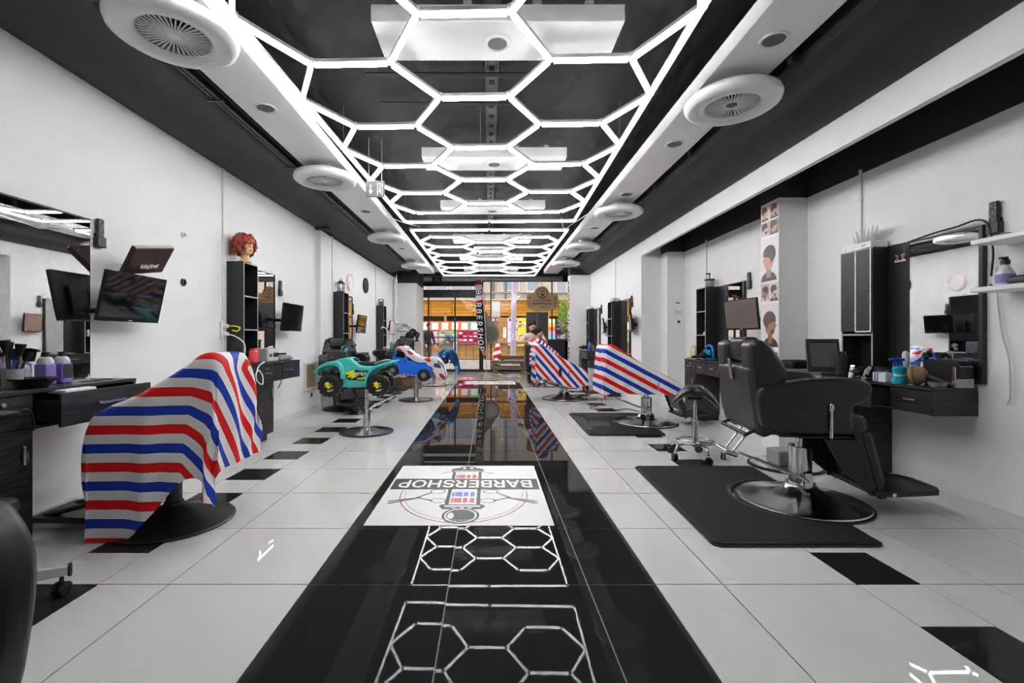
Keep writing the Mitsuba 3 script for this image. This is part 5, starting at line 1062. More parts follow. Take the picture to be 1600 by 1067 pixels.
t.part('lettering', mv(tf(text('BARBER', .16, .0006, True), np.diag([.5, 1.6, 1, 1])), -.36, 0, .0015), 'satin', (150, 146, 150)); t.part('lettering', mv(tf(text('SHOP', .16, .0006, True), np.diag([.5, 1.6, 1, 1])), .36, 0, .0015), 'satin', (150, 146, 150))
o = affinity.scale(Point(0, 0).buffer(1, 20), .13, .33); t.part('emblem', mv(extr(o.difference(o.buffer(-.025)), .0006), 0, 0, .0015), 'satin', (150, 146, 150))

def mat_(name, lab, pts, hole, patches=()):
    P = Polygon(pts).buffer(.03, 4).buffer(-.03).buffer(-.05).buffer(.05, 6)
    P = P.difference(Point(*hole[:2]).buffer(hole[2], 24))
    P = max(getattr(P, 'geoms', [P]), key=lambda g: g.area)
    t = Thing(name, lab, 'mat', group='black anti-fatigue mats')
    t.part('base', extr(P, .012), 'satin', (26, 26, 27)); t.part('top', mv(extr(P.buffer(-.028), .006), 0, 0, .012), 'matte', (27, 27, 28)); t.part('bevel', mv(extr(P.buffer(-.012), .007), 0, 0, .010), 'satin', (30, 30, 31))
    for p in patches: t.part('worn_patch', mv(extr(Polygon(p).buffer(.02), .0012), 0, 0, .018), 'matte', (60, 58, 57))
mat_('floor_mat', 'black rubber mat around the base of the big barber chair', [(1.21, 3.88), (1.16, 2.39), (2.05, 2.39), (2.20, 3.88)], (2.06, 3.07, .405))
mat_('floor_mat', 'worn black rubber mat under the striped chair beside the saddle stool', [(1.13, 6.62), (1.10, 5.12), (1.96, 5.12), (2.12, 6.62)], (2.0, 5.9, .40), [[(1.25, 5.62), (1.45, 5.6), (1.5, 5.9), (1.3, 5.95)], [(1.45, 6.3), (1.8, 6.34), (1.78, 6.45), (1.4, 6.4)], [(1.12, 5.4), (1.2, 5.4), (1.24, 6.2), (1.16, 6.3)]])

# ================================================================= BARBER CHAIRS
LEA = (30, 29, 30); LEA2 = (24, 23, 24)
def chair_base(t, chrome=True, r=.38, hgt=.42, post=.066, lever=True):
    m = dict(mat='chrome') if chrome else dict(mat='satin', col=(26, 26, 27))
    t.part('base', lathe([(.001, 0), (r, 0), (r, .012), (r * .985, .022), (r * .9, .030), (r * .55, .055), (r * .3, .085), (post * 1.35, .115), (post * 1.3, .13), (.001, .13)], 56), smooth=35, **m)
    t.part('base_rim', lathe([(r * .97, 0), (r + .012, 0), (r + .012, .010), (r * .985, .016), (r * .97, 0)], 56), 'satin', (24, 24, 25), 40)
    t.part('post', lathe([(.001, .11), (post, .11), (post, hgt - .10), (post * .92, hgt - .09), (.001, hgt - .09)], 32), smooth=35, **m)
    t.part('ram', cyl((0, 0, hgt - .12), (0, 0, hgt + .02), post * .45, n=20), 'chrome', smooth=40)
    if lever:
        t.part('pump_box', box(-.03, .03, -post - .035, -post + .01, .12, .22, .008), **{**m, 'smooth': False})
        k = t.part('pump_lever', tube([(-.0, -post - .03, .16), (-.08, -post - .05, .20), (-.2, -post - .02, .245), (-.30, -post + .02, .285)], .011, 8, 6), 'chrome', smooth=True)
        t.part('pedal', tf(rbox((0, 0, 0), (.12, .035, .014), .006), Tr(-.34, -post + .035, .30) @ Rz(-15) @ Ry(20)), 'chrome', smooth=True, parent=k)
def barber_chair(lab, x, y, rz, chrome=True, group=None, headrest=True, r=.38, footplate=True, lever=True):
    t = Thing('barber_chair', lab, 'chair', (x, y, 0), rz, group)
    chair_base(t, chrome, r, .46, lever=lever)
    t.part('seat_plate', box(-.22, .20, -.2, .2, .462, .485, .004), 'satin', (26, 26, 27))
    t.part('seat', rbox((.0, 0, .545), (.56, .46, .13), .045), 'leather', LEA, True)
    L = -.11      # lean
    lean = Tr(-.30, 0, .5) @ Ry(-7) @ Tr(.30, 0, -.5)
    wing = [(-.365, .50), (-.372, .75), (-.37, .98), (-.355, 1.06), (-.30, 1.075), (-.245, 1.04), (-.20, .96), (-.165, .87), (-.185, .80), (-.235, .74), (-.25, .60), (-.25, .50), (-.30, .485)]
    bk = cat(tf(rbox((-.325, 0, .705), (.115, .575, .44), .05), lean), tf(rbox((-.29, 0, .71), (.13, .5, .42), .05), lean), *[tf(mv(pad(wing, .185, .045, n=6), 0, s * .205, 0), lean) for s in (-1, 1)], tf(rbox((-.205, 0, .70), (.09, .42, .40), .04), lean), tf(rbox((-.21, 0, .57), (.10, .44, .16), .04), lean))
    t.part('backrest', bk, 'leather', LEA, True)
    if headrest:
        h = t.part('headrest', tf(rbox((-.285, 0, 1.01), (.11, .25, .16), .035), lean), 'leather', LEA2, True)
        t.part('bracket', tf(box(-.396, -.386, -.022, .022, .82, .96, .003), lean), 'chrome', parent=h)
    prof = [(-.40, .53), (-.43, .66), (-.43, .76), (-.37, .795), (-.15, .835), (.08, .845), (.17, .825), (.20, .78), (.175, .72), (.10, .675), (.085, .63), (.085, .54), (-.05, .515), (-.3, .515)]
    for s in (-1, 1):
        a = t.part('armrest', mv(pad(prof, .085, .025), .04, s * .285, 0), 'leather', LEA, 30)
        if s < 0: t.part('recline_lever', cat(cyl((.0, s * .285 - .055, .49), (.0, s * .285 - .055, .66), .009, n=12), ellipsoid((0, s * .285 - .055, .67), (.014, .014, .028), 2)), 'chrome', smooth=True)
    t.part('under_frame', cat(tube([(-.42, -.20, .475), (-.36, -.20, .505), (-.1, -.2, .47), (.2, -.2, .47)], .012, 8), tube([(-.42, .2, .475), (-.36, .2, .505), (-.1, .2, .47), (.2, .2, .47)], .012, 8), tube([(-.42, -.2, .475), (-.42, .2, .475)], .012, 8)), 'satin', (20, 20, 20), True)
    k = t.part('rear_rest_rod', cat(cyl((-.34, -.06, .48), (-.44, -.06, .335), .008, n=10), cyl((-.34, .06, .48), (-.44, .06, .335), .008, n=10)), 'chrome', smooth=40)
    t.part('rear_rest', tf(rbox((0, 0, 0), (.085, .20, .03), .012), Tr(-.465, 0, .325) @ Ry(18)), 'chrome', smooth=True, parent=k)
    # leg rest and foot plate
    t.part('leg_rest', tf(rbox((0, 0, 0), (.07, .40, .34), .03), Tr(.325, 0, .335) @ Ry(-14)), 'leather', LEA, True)
    for s in (-1, 1):
        t.part('leg_bar', cat(*[tf(box(-.022, .022, -.012, .012, -.21, .21, .005), Tr(.305 - .05 * j, s * (.215), .31 + .02 * j) @ Ry(-14)) for j in (0, 1)], hull([(.03, s * .215 - .01, .46), (.03, s * .215 + .01, .46), (.14, s * .215 - .01, .26), (.14, s * .215 + .01, .26), (.30, s * .215 - .01, .13), (.30, s * .215 + .01, .13), (.28, s * .215 - .01, .2), (.28, s * .215 + .01, .2), (.2, s * .215 - .01, .46), (.2, s * .215 + .01, .46)])), 'satin', (28, 28, 29))
    if footplate:
        pts = [(.30, -.24), (.42, -.24), (.70, -.17), (.74, -.10), (.74, .10), (.70, .17), (.42, .24), (.30, .24)]
        f = t.part('foot_plate', cat(mv(extr(pts, .022), 0, 0, .125), mv(extr(Polygon(pts).difference(Polygon(pts).buffer(-.02)), .016), 0, 0, .14)), 'satin', (20, 20, 21))
        for s in (-1, 1): t.part('bolt', cyl((.40, s * .236, .14), (.40, s * .25, .14), .012, n=12), 'chrome', smooth=40, parent=f)
    return t
barber_chair('big black barber chair with a chrome base on the rubber mat at the near right', 2.06, 3.07, -7)
barber_chair('black barber chair facing the room beside the wall vent on the left', -2.22, 7.08, -52, chrome=False, r=.30)
barber_chair('black barber chair behind the turquoise quad near the blue toy car', -2.05, 9.55, -140, chrome=False, r=.30)
solo('hose_cover', lathe([(.30, 0), (.315, 0), (.315, .02), (.30, .02), (.30, 0)], 40), 'satin', (40, 42, 48), 'dark round metal plate on the floor behind the big barber chair', 'floor plate', smooth=40, M=Tr(2.42, 3.95, 0)) if 0 else None
t = Thing('foot_stool', 'low chrome disc base with a grey block behind the big barber chair', 'footstool', (2.50, 3.92, 0))
t.part('disc', lathe([(.001, 0), (.27, 0), (.27, .012), (.255, .018), (.001, .02)], 44), 'chrome', smooth=30); t.part('rim', lathe([(.262, 0), (.28, 0), (.28, .012), (.262, .019), (.262, 0)], 44), 'satin', (22, 22, 24), 40); t.part('block', box(-.10, .14, -.08, .10, .02, .14, .008), 'satin', (130, 130, 132)); t.part('knob', cyl((.05, 0, .14), (.05, 0, .2), .022, n=16), 'chrome', smooth=40)

# ---- capes ---------------------------------------------------------
def cape_mesh(ridge, w, omax, sfun, fold=.012, wave=26.0, flare=.0, NU=84, NV=84, seed=1, sag=0.0, pinch=None):
    """cloth thrown over a chair. ridge: (x, z) polyline front to back; w: half width at x; omax(u, side): how far the cloth hangs down the side"""
    P = curve(ridge, 10); seg = np.r_[0, np.cumsum(np.linalg.norm(np.diff(P, axis=0), axis=1))]
    uu = np.linspace(0, 1, NU); A = uu * seg[-1]
    X, Z = np.interp(A, seg, P[:, 0]), np.interp(A, seg, P[:, 1])
    V = np.zeros((NU, NV, 3)); S = np.zeros((NU, NV, 2))
    tx = np.gradient(X, A); 
    for i in range(NU):
        wi = w(uu[i]); 
        for j, v in enumerate(np.linspace(-1, 1, NV)):
            s = 1 if v > 0 else -1; om = omax(uu[i], s, Z[i]); b = abs(v) * (wi + om); r = .045
            if b <= wi - r: y, z = b, 0.0
            elif b <= wi + r * .57: q_ = (b - wi + r) / r; y, z = wi - r + r * math.sin(q_), -r * (1 - math.cos(q_))
            else: y, z = wi, -(b - wi - r * .57) - r
            o = max(0.0, b - wi)
            ph = meshkit.noise(np.array([A[i] * 3.0, seed * 1.7, s * 2.0])) * 6
            f = fold * min(1, o / .25) * (math.sin(A[i] * wave + ph) + .5 * math.sin(A[i] * wave * 2.3 + seed))
            y += f + (flare(uu[i]) if callable(flare) else flare) * o
            hang = 1 - abs(tx[i])           # flap hanging in front or behind
            xx = X[i] + hang * (fold * 1.3 * math.sin(v * 15 + seed) * min(1, 4 * min(uu[i], 1 - uu[i]) + .4)) + .02 * o * math.sin(A[i] * 9 + seed)
            if pinch and X[i] > pinch: xx = pinch + (xx - pinch) * max(0.0, 1 - (1.5 * b / (wi + om)) ** 1.2) + .012 * (b / (wi + om))
            zz = Z[i] + z - sag * max(0, 1 - (b / max(wi, .01)) ** 2) * (1 - hang) + .004 * (meshkit.noise(np.array([A[i] * 12, v * 8, seed])) - .5)
            zz = max(zz, .008 + .004 * abs(math.sin(9 * v)))
            V[i, j] = (xx, s * y, zz); S[i, j] = sfun(A[i], s * y, o, V[i, j], uu[i], v), v
    idx = np.arange(NU * NV).reshape(NU, NV); a, b_, c, d = idx[:-1, :-1].ravel(), idx[1:, :-1].ravel(), idx[1:, 1:].ravel(), idx[:-1, 1:].ravel()
    return TM(V.reshape(-1, 3), np.vstack([np.stack([a, b_, c], 1), np.stack([a, c, d], 1)])), S.reshape(-1, 2)
def cape(lab, x, y, rz, args, mat='striped_cloth', uvs=None, **kw):
    m, uv = cape_mesh(*args, **kw)
    M = Tr(x, y, 0) @ Rz(rz)
    return solo('barber_cape', m, mat, None, lab, 'cape', smooth=True, M=M, uv=uv if uvs is None else uvs(m, uv))
PER = .196
lerp = lambda u, xs, ys: float(np.interp(u, xs, ys))
# near left chair : faces the left wall (local +x -> -X)
t = Thing('barber_chair', 'near left barber chair with a matt black round base hidden under the striped cape', 'chair', (-1.857, 2.73, 0), 180)
t.part('base', lathe([(.001, 0), (.318, 0), (.322, .01), (.31, .022), (.16, .06), (.05, .105), (.045, .11), (.001, .11)], 56), 'satin', (24, 24, 24), 35)
t.part('post', cyl((0, 0, .1), (0, 0, .42), .042, n=28), 'satin', (44, 43, 42), 40); t.part('collar', lathe([(.03, .10), (.055, .105), (.05, .125), (.03, .13)], 28), 'satin', (30, 30, 30), 40)
t.part('foot_lever', tube([(0, -.05, .33), (-.12, -.09, .30), (-.26, -.08, .33), (-.3, .0, .36), (-.25, .08, .36), (0, .05, .37)], .011, 8, 6), 'satin', (20, 20, 20), True)
t.part('seat', rbox((.0, 0, .50), (.48, .44, .12), .04), 'leather', LEA, True); t.part('backrest', tf(rbox((-.17, 0, .68), (.10, .26, .40), .045), Tr(-.19, 0, .5) @ Ry(-6) @ Tr(.19, 0, -.5)), 'leather', LEA, True)
for s in (-1, 1): t.part('armrest', mv(rbox((.02, 0, .55), (.36, .06, .10), .028), 0, s * .185, 0), 'leather', LEA, True)
t.part('foot_rest', cat(tube([(.2, -.12, .42), (.42, -.12, .14), (.66, -.10, .075)], .016, 8), tube([(.2, .12, .42), (.42, .12, .14), (.66, .10, .075)], .016, 8), tf(box(.38, .72, -.16, .16, .05, .08, .01), np.eye(4))), 'satin', (22, 22, 22))
ridge = [(.52, .05), (.475, .15), (.39, .34), (.31, .55), (.25, .665), (.18, .715), (.0, .80), (-.16, .915), (-.245, .985), (-.30, 1.0), (-.35, .97), (-.375, .82), (-.39, .58), (-.395, .36)]
def om1(u, s, z):
    if u > .70: return max(.04, z - (.21 if s > 0 else .38) - .5 * max(0, .80 - u))
    if s > 0: return lerp(u, [0, .10, .2, .32, .42, .60, .70], [.05, .20, .42, .70, .74, .66, .62])     # local +y = near side
    return lerp(u, [0, .2, .4, .62, .70], [.04, .2, .5, .55, .55])
def s1(A, y, o, p, u, v):
    k = min(1, max(0, (u - .63) / .10)); z = p[2]
    return (-(z - .02) * (1 - k) + k * (-.5 * z + .95 * y - .62)) / PER + .06
cape('red white and blue striped cape draped over the near left barber chair', -1.857, 2.73, 180, (ridge, lambda u: lerp(u, [0, .35, .5, .6, .70, .85, 1], [.285, .285, .255, .19, .165, .22, .25]), om1, s1), fold=.011, wave=13, NU=110, NV=96, seed=3, flare=lambda u: lerp(u, [0, .35, .5, .6, .72, .85, 1], [.02, .02, .08, .20, .22, .12, .05]), pinch=.245)
# second right chair
R2M = (2.0, 5.9)
t = Thing('barber_chair', 'barber chair with a chrome base under the striped cape on the worn mat', 'chair', (*R2M, 0), 0)
def draped_chair(t, s=1.0, top=1.0):
    chair_base(t, True, .375, .42)
    t.part('seat', rbox((-.0, 0, .50), (.50, .46, .12), .04), 'leather', LEA, True); t.part('backrest', rbox((-.42, 0, .70), (.12, .46, .44), .045), 'leather', LEA, True)
    for q_ in (-1, 1): t.part('armrest', mv(rbox((-.05, 0, .50), (.50, .07, .20), .03), 0, q_ * .235, 0), 'leather', LEA, True)
    t.part('leg_rest', tf(rbox((0, 0, 0), (.07, .38, .32), .03), Tr(.36, 0, .33) @ Ry(-22)), 'leather', LEA, True)
    for q_ in (-1, 1): t.part('leg_bar', tf(box(-.02, .02, q_ * .2 - .012, q_ * .2 + .012, -.22, .22, .004), Tr(.34, 0, .30) @ Ry(-22)), 'satin', (26, 26, 27))
    t.part('foot_plate', mv(extr([(.36, -.2), (.48, -.2), (.74, -.13), (.76, .13), (.48, .2), (.36, .2)], .024), 0, 0, .11), 'satin', (20, 20, 21))
    t.part('recline_lever', cyl((.05, -.29, .44), (.05, -.29, .54), .008, n=10), 'chrome', smooth=40)
draped_chair(t)
ridge2 = [(.36, .42), (.34, .50), (.28, .555), (.20, .60), (-.10, .75), (-.34, .905), (-.46, .985), (-.54, 1.0), (-.585, .95), (-.60, .80), (-.61, .55), (-.61, .38)]
def om2(u, s, z):
    if u > .62: return max(.04, z - lerp(u, [.62, .72, .80, .92, 1], [.42, .40, .33, .30, .36]))
    return lerp(u, [0, .05, .12, .30, .55, .62], [.05, .1, .17, .30, .52, .56])
def s2(A, y, o, p, u, v):
    return -(p[2] + .53 * p[0]) / PER * .86 + .30
cape('striped cape draped over the barber chair beside the saddle stool', *R2M, 0, (ridge2, lambda u: .29, om2, s2), fold=.010, wave=15, NU=100, NV=90, seed=8)
# third right chair, empty, cape reaching low
R3M = (1.33, 8.27)
t = Thing('barber_chair', 'chrome based barber chair under the long striped cape before the seated client', 'chair', (*R3M, 0), 0); draped_chair(t)
ridge3 = [(.39, .12), (.40, .30), (.37, .48), (.28, .56), (.16, .62), (-.10, .76), (-.32, .90), (-.42, .965), (-.49, .985), (-.53, .93), (-.54, .8), (-.55, .5), (-.55, .3)]
def om3(u, s, z):
    if u > .66: return max(.04, z - lerp(u, [.66, .74, .82, .92, 1], [.36, .28, .20, .20, .28]))
    return lerp(u, [0, .12, .2, .28, .38, .55, .66], [.02, .08, .25, .36, .44, .50, .60])
def s3(A, y, o, p, u, v):
    if u < .16: return (y + .2) / PER * .55 + .1
    return -(p[2] + 1.15 * p[0] * (1 if u < .74 else .4)) / PER * .66 + .2
cape('long striped cape draped over the empty chair in front of the seated client', *R3M, 0, (ridge3, lambda u: .28, om3, s3), fold=.010, wave=14, NU=100, NV=90, seed=13)
solo('hand_towel', cape_mesh([(.03, .18), (.025, .40), (.015, .60), (0, .66), (-.015, .60), (-.025, .40), (-.03, .2)], lambda u: .08, lambda u, s, z: .002, lambda *a: 0, fold=.006, NU=40, NV=16, seed=4)[0], 'matte', (222, 218, 216), 'white towel with a red band hanging at the front of the long striped cape', 'towel', smooth=True, M=Tr(1.76, 8.05, .0)) if 0 else None

# ---- saddle stool ---------------------------------------------------
t = Thing('saddle_stool', 'black saddle stool on chrome castors beside the big barber chair', 'stool', (1.86, 4.19, 0), -24)
NU_, NV_ = 40, 28; G = np.zeros((NU_, NV_, 3))
for i, a in enumerate(np.linspace(-1, 1, NU_)):
    for j, b_ in enumerate(np.linspace(0, 2 * math.pi, NV_, endpoint=False)):
        zt = .585 + .035 * math.cos(a * 2.2) - .11 * abs(a) ** 2.2 - .012 * math.exp(-(a / .12) ** 2)
        hw = .185 * math.sqrt(max(0, 1 - abs(a) ** 2.6)) * (.75 + .25 * abs(a) ** .7); th = .045 * math.sqrt(max(0, 1 - abs(a) ** 4)) + .002
        G[i, j] = (a * .21, hw * math.cos(b_), zt + th * math.sin(b_))
t.part('seat', rings([g for g in G]), 'leather', (28, 28, 29), True)
t.part('seat_plate', box(-.06, .06, -.07, .07, .53, .55, .004), 'satin', (20, 20, 20)); t.part('column', cyl((0, 0, .16), (0, 0, .54), .016, n=18), 'chrome', smooth=40); t.part('cylinder', cyl((0, 0, .10), (0, 0, .34), .026, n=20), 'chrome', smooth=40)
t.part('foot_ring', tube([(.155 * math.cos(a), .155 * math.sin(a), .15) for a in np.linspace(0, 2 * math.pi, 33)], .011, 8), 'chrome', smooth=True)
for k in range(5):
    a = math.radians(72 * k + 10); c, s = math.cos(a), math.sin(a)
    l = t.part('leg', tube([(.02 * c, .02 * s, .14), (.12 * c, .12 * s, .135), (.2 * c, .2 * s, .12), (.225 * c, .225 * s, .075)], .013, 8, 5), 'chrome', smooth=True)
    t.part('castor', cat(*[tf(cyl((-.0, d - .007, 0), (0, d + .007, 0), .03, n=18), Tr(.235 * c, .235 * s, .03) @ Rz(math.degrees(a) + 70)) for d in (-.012, .012)]), 'satin', (22, 22, 22), 40, parent=l)
# ---- partly visible seats at the left edge --------------------------
t = Thing('lounge_chair', 'black padded chair back at the bottom left corner of the photo', 'chair', (-.037, 1.06, -.02))
pr = [(-1.62, .72), (-1.25, .735), (-1.12, .72), (-1.075, .68), (-1.045, .62), (-1.035, .55), (-1.04, .46), (-1.055, .36), (-1.075, .27), (-1.12, .23), (-1.4, .22), (-1.62, .23)]
t.part('backrest', pad(pr, .13, .045, n=7), 'satin', (27, 26, 27), 30)
k = [(x, -.067 + .0, z) for x, z in [(-1.5, .70), (-1.25, .705), (-1.14, .69), (-1.09, .63), (-1.08, .55), (-1.085, .46), (-1.10, .36), (-1.13, .28)]]
t.part('piping', tube(k, .006, 6, 4), 'satin', (20, 20, 20), True)
t.part('seat', rbox((-1.38, -.28, .32), (.5, .5, .12), .04), 'satin', (26, 25, 26), True); t.part('post', cyl((-1.38, -.28, .05), (-1.38, -.28, .3), .05, n=20), 'chrome', smooth=40); t.part('base', lathe([(.001, 0), (.3, 0), (.29, .02), (.06, .06), (.001, .06)], 40, (-1.38, -.28, 0)), 'satin', (22, 22, 22), 35)
t = Thing('rolling_stool', 'white legged rolling stool mostly hidden at the lower left edge', 'stool', (-2.06, 1.74, 0))
for k in range(5):
    a = math.radians(38 + 72 * k); c, s = math.cos(a), math.sin(a); D = Rz(math.degrees(a))
    l = t.part('leg', tf(hull([(.03, -.02, .10), (.03, .02, .10), (.03, -.02, .155), (.03, .02, .155), (.355, -.016, .085), (.355, .016, .085), (.355, -.016, .12), (.355, .016, .12)]), D), 'satin', (188, 188, 192))
    t.part('end_cap', tf(box(.355, .368, -.018, .018, .078, .126, .004), D), 'satin', (22, 22, 22), parent=l)
    t.part('castor', cat(*[tf(cyl((0, d - .008, 0), (0, d + .008, 0), .029, n=18), Tr(.335 * c, .335 * s, .029) @ Rz(math.degrees(a) + 55)) for d in (-.013, .013)], cyl((.335 * c, .335 * s, .03), (.335 * c, .335 * s, .09), .008, n=8)), 'satin', (18, 18, 19), 40, parent=l)
t.part('column', cyl((0, 0, .10), (0, 0, .36), .03, n=18), 'satin', (24, 24, 24), 40); t.part('seat', rbox((0, 0, .40), (.32, .32, .08), .038), 'satin', (26, 26, 26), True)

# ================================================================= CHILDREN'S CHAIRS
def wheel(t, x, y, z, r, w, parent=None, hub=(20, 20, 20), logo=None, spokes=0):
    k = t.part('wheel', tf(lathe([(r * .55, -w / 2), (r * .86, -w / 2), (r * .97, -w * .4), (r, -w * .2), (r, w * .2), (r * .97, w * .4), (r * .86, w / 2), (r * .55, w / 2), (r * .55, -w / 2)], 36), Tr(x, y, z) @ Rx(90)), 'satin', (24, 24, 25), 40)
    t.part('rim', tf(lathe([(.001, -w * .42), (r * .3, -w * .44), (r * .56, -w * .40), (r * .56, w * .40), (r * .3, w * .44), (.001, w * .42)], 28), Tr(x, y, z) @ Rx(90)), 'satin', hub, 40, parent=k)
    for i in range(14): t.part('tread', tf(box(-.010, .010, -w * .42, w * .42, r - .003, r + .006), Tr(x, y, z) @ Ry(i * 360 / 14)), 'satin', (20, 20, 21), parent=k)
    s = -1
    if logo:
        L = Polygon([(-.9, .35), (-.2, .75), (.1, .35), (-.1, .25), (.6, .45), (.25, .05), (.75, -.1), (.0, -.25), (.3, -.55), (-.35, -.45), (-.5, -.1), (-.95, -.2), (-.5, .15)])
        L = affinity.scale(L, r * .5, r * .5, origin=(0, 0)); t.part('logo', tf(extr(L, .003), Tr(x, y - w * .44, z) @ XZ), 'satin', logo, parent=k)
        t.part('logo', tf(mv(extr(Point(r * .1, r * .05).buffer(r * .07), .004), 0, 0, 0), Tr(x, y - w * .44, z) @ XZ), 'satin', (20, 20, 20), parent=k)
        t.part('lettering', tf(text('RACE', r * .16, .003, True), Tr(x + r * .12, y - w * .44, z - r * .44) @ XZ @ Rz(10)), 'satin', (220, 220, 215), parent=k)
    for i in range(spokes): t.part('spoke', tf(box(-r * .09, r * .09, -w * .47, -w * .40, r * .08, r * .50, .002), Tr(x, y, z) @ Ry(i * 360 / spokes)), 'satin', (150, 150, 152), parent=k)
    return k
def kid_base(t, r=.30, top=.50):
    t.part('base', lathe([(.001, 0), (r, 0), (r, .010), (r * .97, .016), (r * .5, .026), (.06, .05), (.001, .05)], 48), 'chrome', smooth=35); t.part('base_rim', lathe([(r * .98, 0), (r + .01, 0), (r + .01, .012), (r * .98, .016), (r * .98, 0)], 48), 'satin', (24, 24, 26), 40)
    t.part('post', cyl((0, 0, .04), (0, 0, .27), .042, n=24), 'chrome', smooth=40); t.part('ram', cyl((0, 0, .25), (0, 0, top), .024, n=18), 'chrome', smooth=40)
TEAL = (70, 186, 180); YEL = (232, 226, 30)
t = Thing('toy_quad', 'turquoise toy quad mounted on a chrome chair base as a child seat', 'child barber chair', (-1.41, 5.34, 0), 4)
kid_base(t, .295, .52)
t.part('pump_lever', cat(tube([(.03, -.02, .27), (.14, -.02, .34), (.30, -.03, .42)], .010, 8), tube([(.03, .03, .27), (.16, .03, .33), (.34, .02, .43)], .008, 8)), 'chrome', smooth=True); t.part('strut', tube([(-.02, -.03, .22), (-.10, -.03, .38), (-.16, -.03, .52)], .016, 8), 'satin', (40, 40, 42), True)
t.part('mount_plate', box(-.14, .14, -.12, .12, .505, .53, .004), 'satin', (30, 30, 31))
for sx, wx in ((-1, -.36), (1, .165)):
    for sy in (-1, 1): wheel(t, wx, sy * .20, .56, .122, .11, logo=YEL)
t.part('axle', cat(cyl((-.36, -.16, .56), (-.36, .16, .56), .016, n=10), cyl((.165, -.16, .56), (.165, .16, .56), .016, n=10)), 'satin', (40, 40, 40), 40)
bodyp = [(-.235, .53), (-.245, .60), (-.255, .70), (-.29, .755), (-.36, .765), (-.45, .745), (-.52, .70), (-.50, .73), (-.42, .785), (-.33, .83), (-.22, .86), (-.15, .855), (-.10, .81), (-.04, .775), (.05, .765), (.15, .775), (.25, .80), (.34, .815), (.30, .78), (.20, .74), (.12, .70), (.075, .63), (.05, .545), (.02, .53)]
t.part('body', pad(bodyp, .30, .03, n=4, per=3), 'satin', TEAL, 35)
for sy in (-1, 1):
    t.part('front_fender', mv(pad([(-.52, .705), (-.47, .745), (-.36, .785), (-.27, .765), (-.24, .70), (-.235, .64), (-.215, .64), (-.21, .73), (-.25, .81), (-.36, .825), (-.46, .78)], .14, .012, n=3, per=4), 0, sy * .20, 0), 'satin', TEAL, 35)
    t.part('rear_fender', mv(pad([(.04, .58), (.06, .66), (.12, .73), (.20, .765), (.31, .80), (.34, .82), (.26, .815), (.15, .785), (.08, .73), (.03, .66), (.02, .58)], .14, .010, n=3, per=4), 0, sy * .20, 0), 'satin', TEAL, 35)
    D = Tr(0, -.1505, 0) @ XZ if sy < 0 else Tr(0, .1505, 0) @ Rz(180) @ XZ
    t.part('decal', tf(extr([(-.20, .71), (-.205, .64), (-.17, .615), (.0, .605), (.03, .64), (.08, .70), (.06, .72), (-.03, .715), (-.10, .73)], .002), D), 'satin', (20, 20, 21))
    t.part('bolt', tf(extr([(-.215, .70), (-.10, .73), (-.115, .695), (-.06, .70), (-.115, .66), (-.08, .655), (-.15, .62), (-.14, .65), (-.20, .635), (-.165, .67), (-.21, .675)], .0035), D), 'satin', YEL)
    t.part('bolt', tf(extr([(-.09, .64), (-.02, .635), (-.01, .65), (.04, .645), (-.03, .612), (-.035, .625), (-.09, .615), (-.06, .63)], .0035), D), 'satin', YEL)
    tx = text('SPEED', .036, .004, True); t.part('lettering', tf(tx, D @ Tr(-.02, .682, .0) @ Rz(4) @ np.diag([1.25, 1, 1, 1])), 'satin', (225, 230, 230))
t.part('seat', cat(rbox((.03, 0, .785), (.34, .17, .05), .022), tf(rbox((.20, 0, .80), (.12, .18, .03), .014), Ry(-0)), rbox((-.13, 0, .83), (.06, .16, .05), .02)), 'satin', (20, 20, 21), True)
t.part('grip_rail', tube([(.10, -.08, .79), (.20, -.09, .825), (.26, 0, .83), (.20, .09, .825), (.10, .08, .79)], .010, 8, 6), 'satin', (150, 150, 152), True)
k = t.part('handlebar', cat(cyl((-.23, 0, .84), (-.25, 0, .93), .022, n=14), tube([(-.21, -.17, .985), (-.25, -.09, .95), (-.26, 0, .94), (-.25, .09, .95), (-.21, .17, .985)], .013, 8, 5)), 'satin', (40, 60, 62), True)
t.part('console', tf(rbox((0, 0, 0), (.06, .10, .07), .02), Tr(-.255, 0, .955)), 'satin', (88, 150, 152), True, parent=k)
for sy in (-1, 1): t.part('grip', cyl((-.205, sy * .16, .985), (-.18, sy * .23, 1.0), .018, n=12), 'satin', (20, 20, 20), 40, parent=k)
# blue toy car
BL = (30, 112, 226)
t = Thing('toy_car', 'bright blue toy car mounted on a chrome chair base as a child seat', 'child barber chair', (-1.28, 8.1, 0), 0)
kid_base(t, .295, .42)
t.part('pump_lever', tube([(-.03, -.02, .25), (-.2, -.03, .2), (-.42, -.04, .06)], .010, 8, 5), 'satin', (50, 50, 52), True); t.part('mount_plate', box(-.14, .14, -.12, .12, .405, .43, .004), 'satin', (30, 30, 31))
TL = Tr(0, 0, .47) @ Ry(9) @ Tr(0, 0, -.47)
class Tilt:
    pass
Mold = t.M; t.M = t.M @ TL
for sx, wx in ((-1, -.375), (1, .165)):
    for sy in (-1, 1): wheel(t, wx, sy * .19, .475, .097, .085, hub=(60, 60, 62), spokes=6)
cabp = [(-.505, .47), (-.505, .60), (-.48, .64), (-.425, .665), (-.38, .86), (-.365, .88), (-.34, .89), (-.20, .89), (-.175, .88), (-.165, .86), (-.155, .70), (-.145, .685), (.06, .68), (.08, .70), (.26, .70), (.285, .69), (.295, .67), (.30, .52), (.28, .46), (.05, .42), (-.2, .42), (-.32, .45)]
t.part('body', pad(cabp, .36, .018, n=4, closed_smooth=False), 'satin', BL, 35)
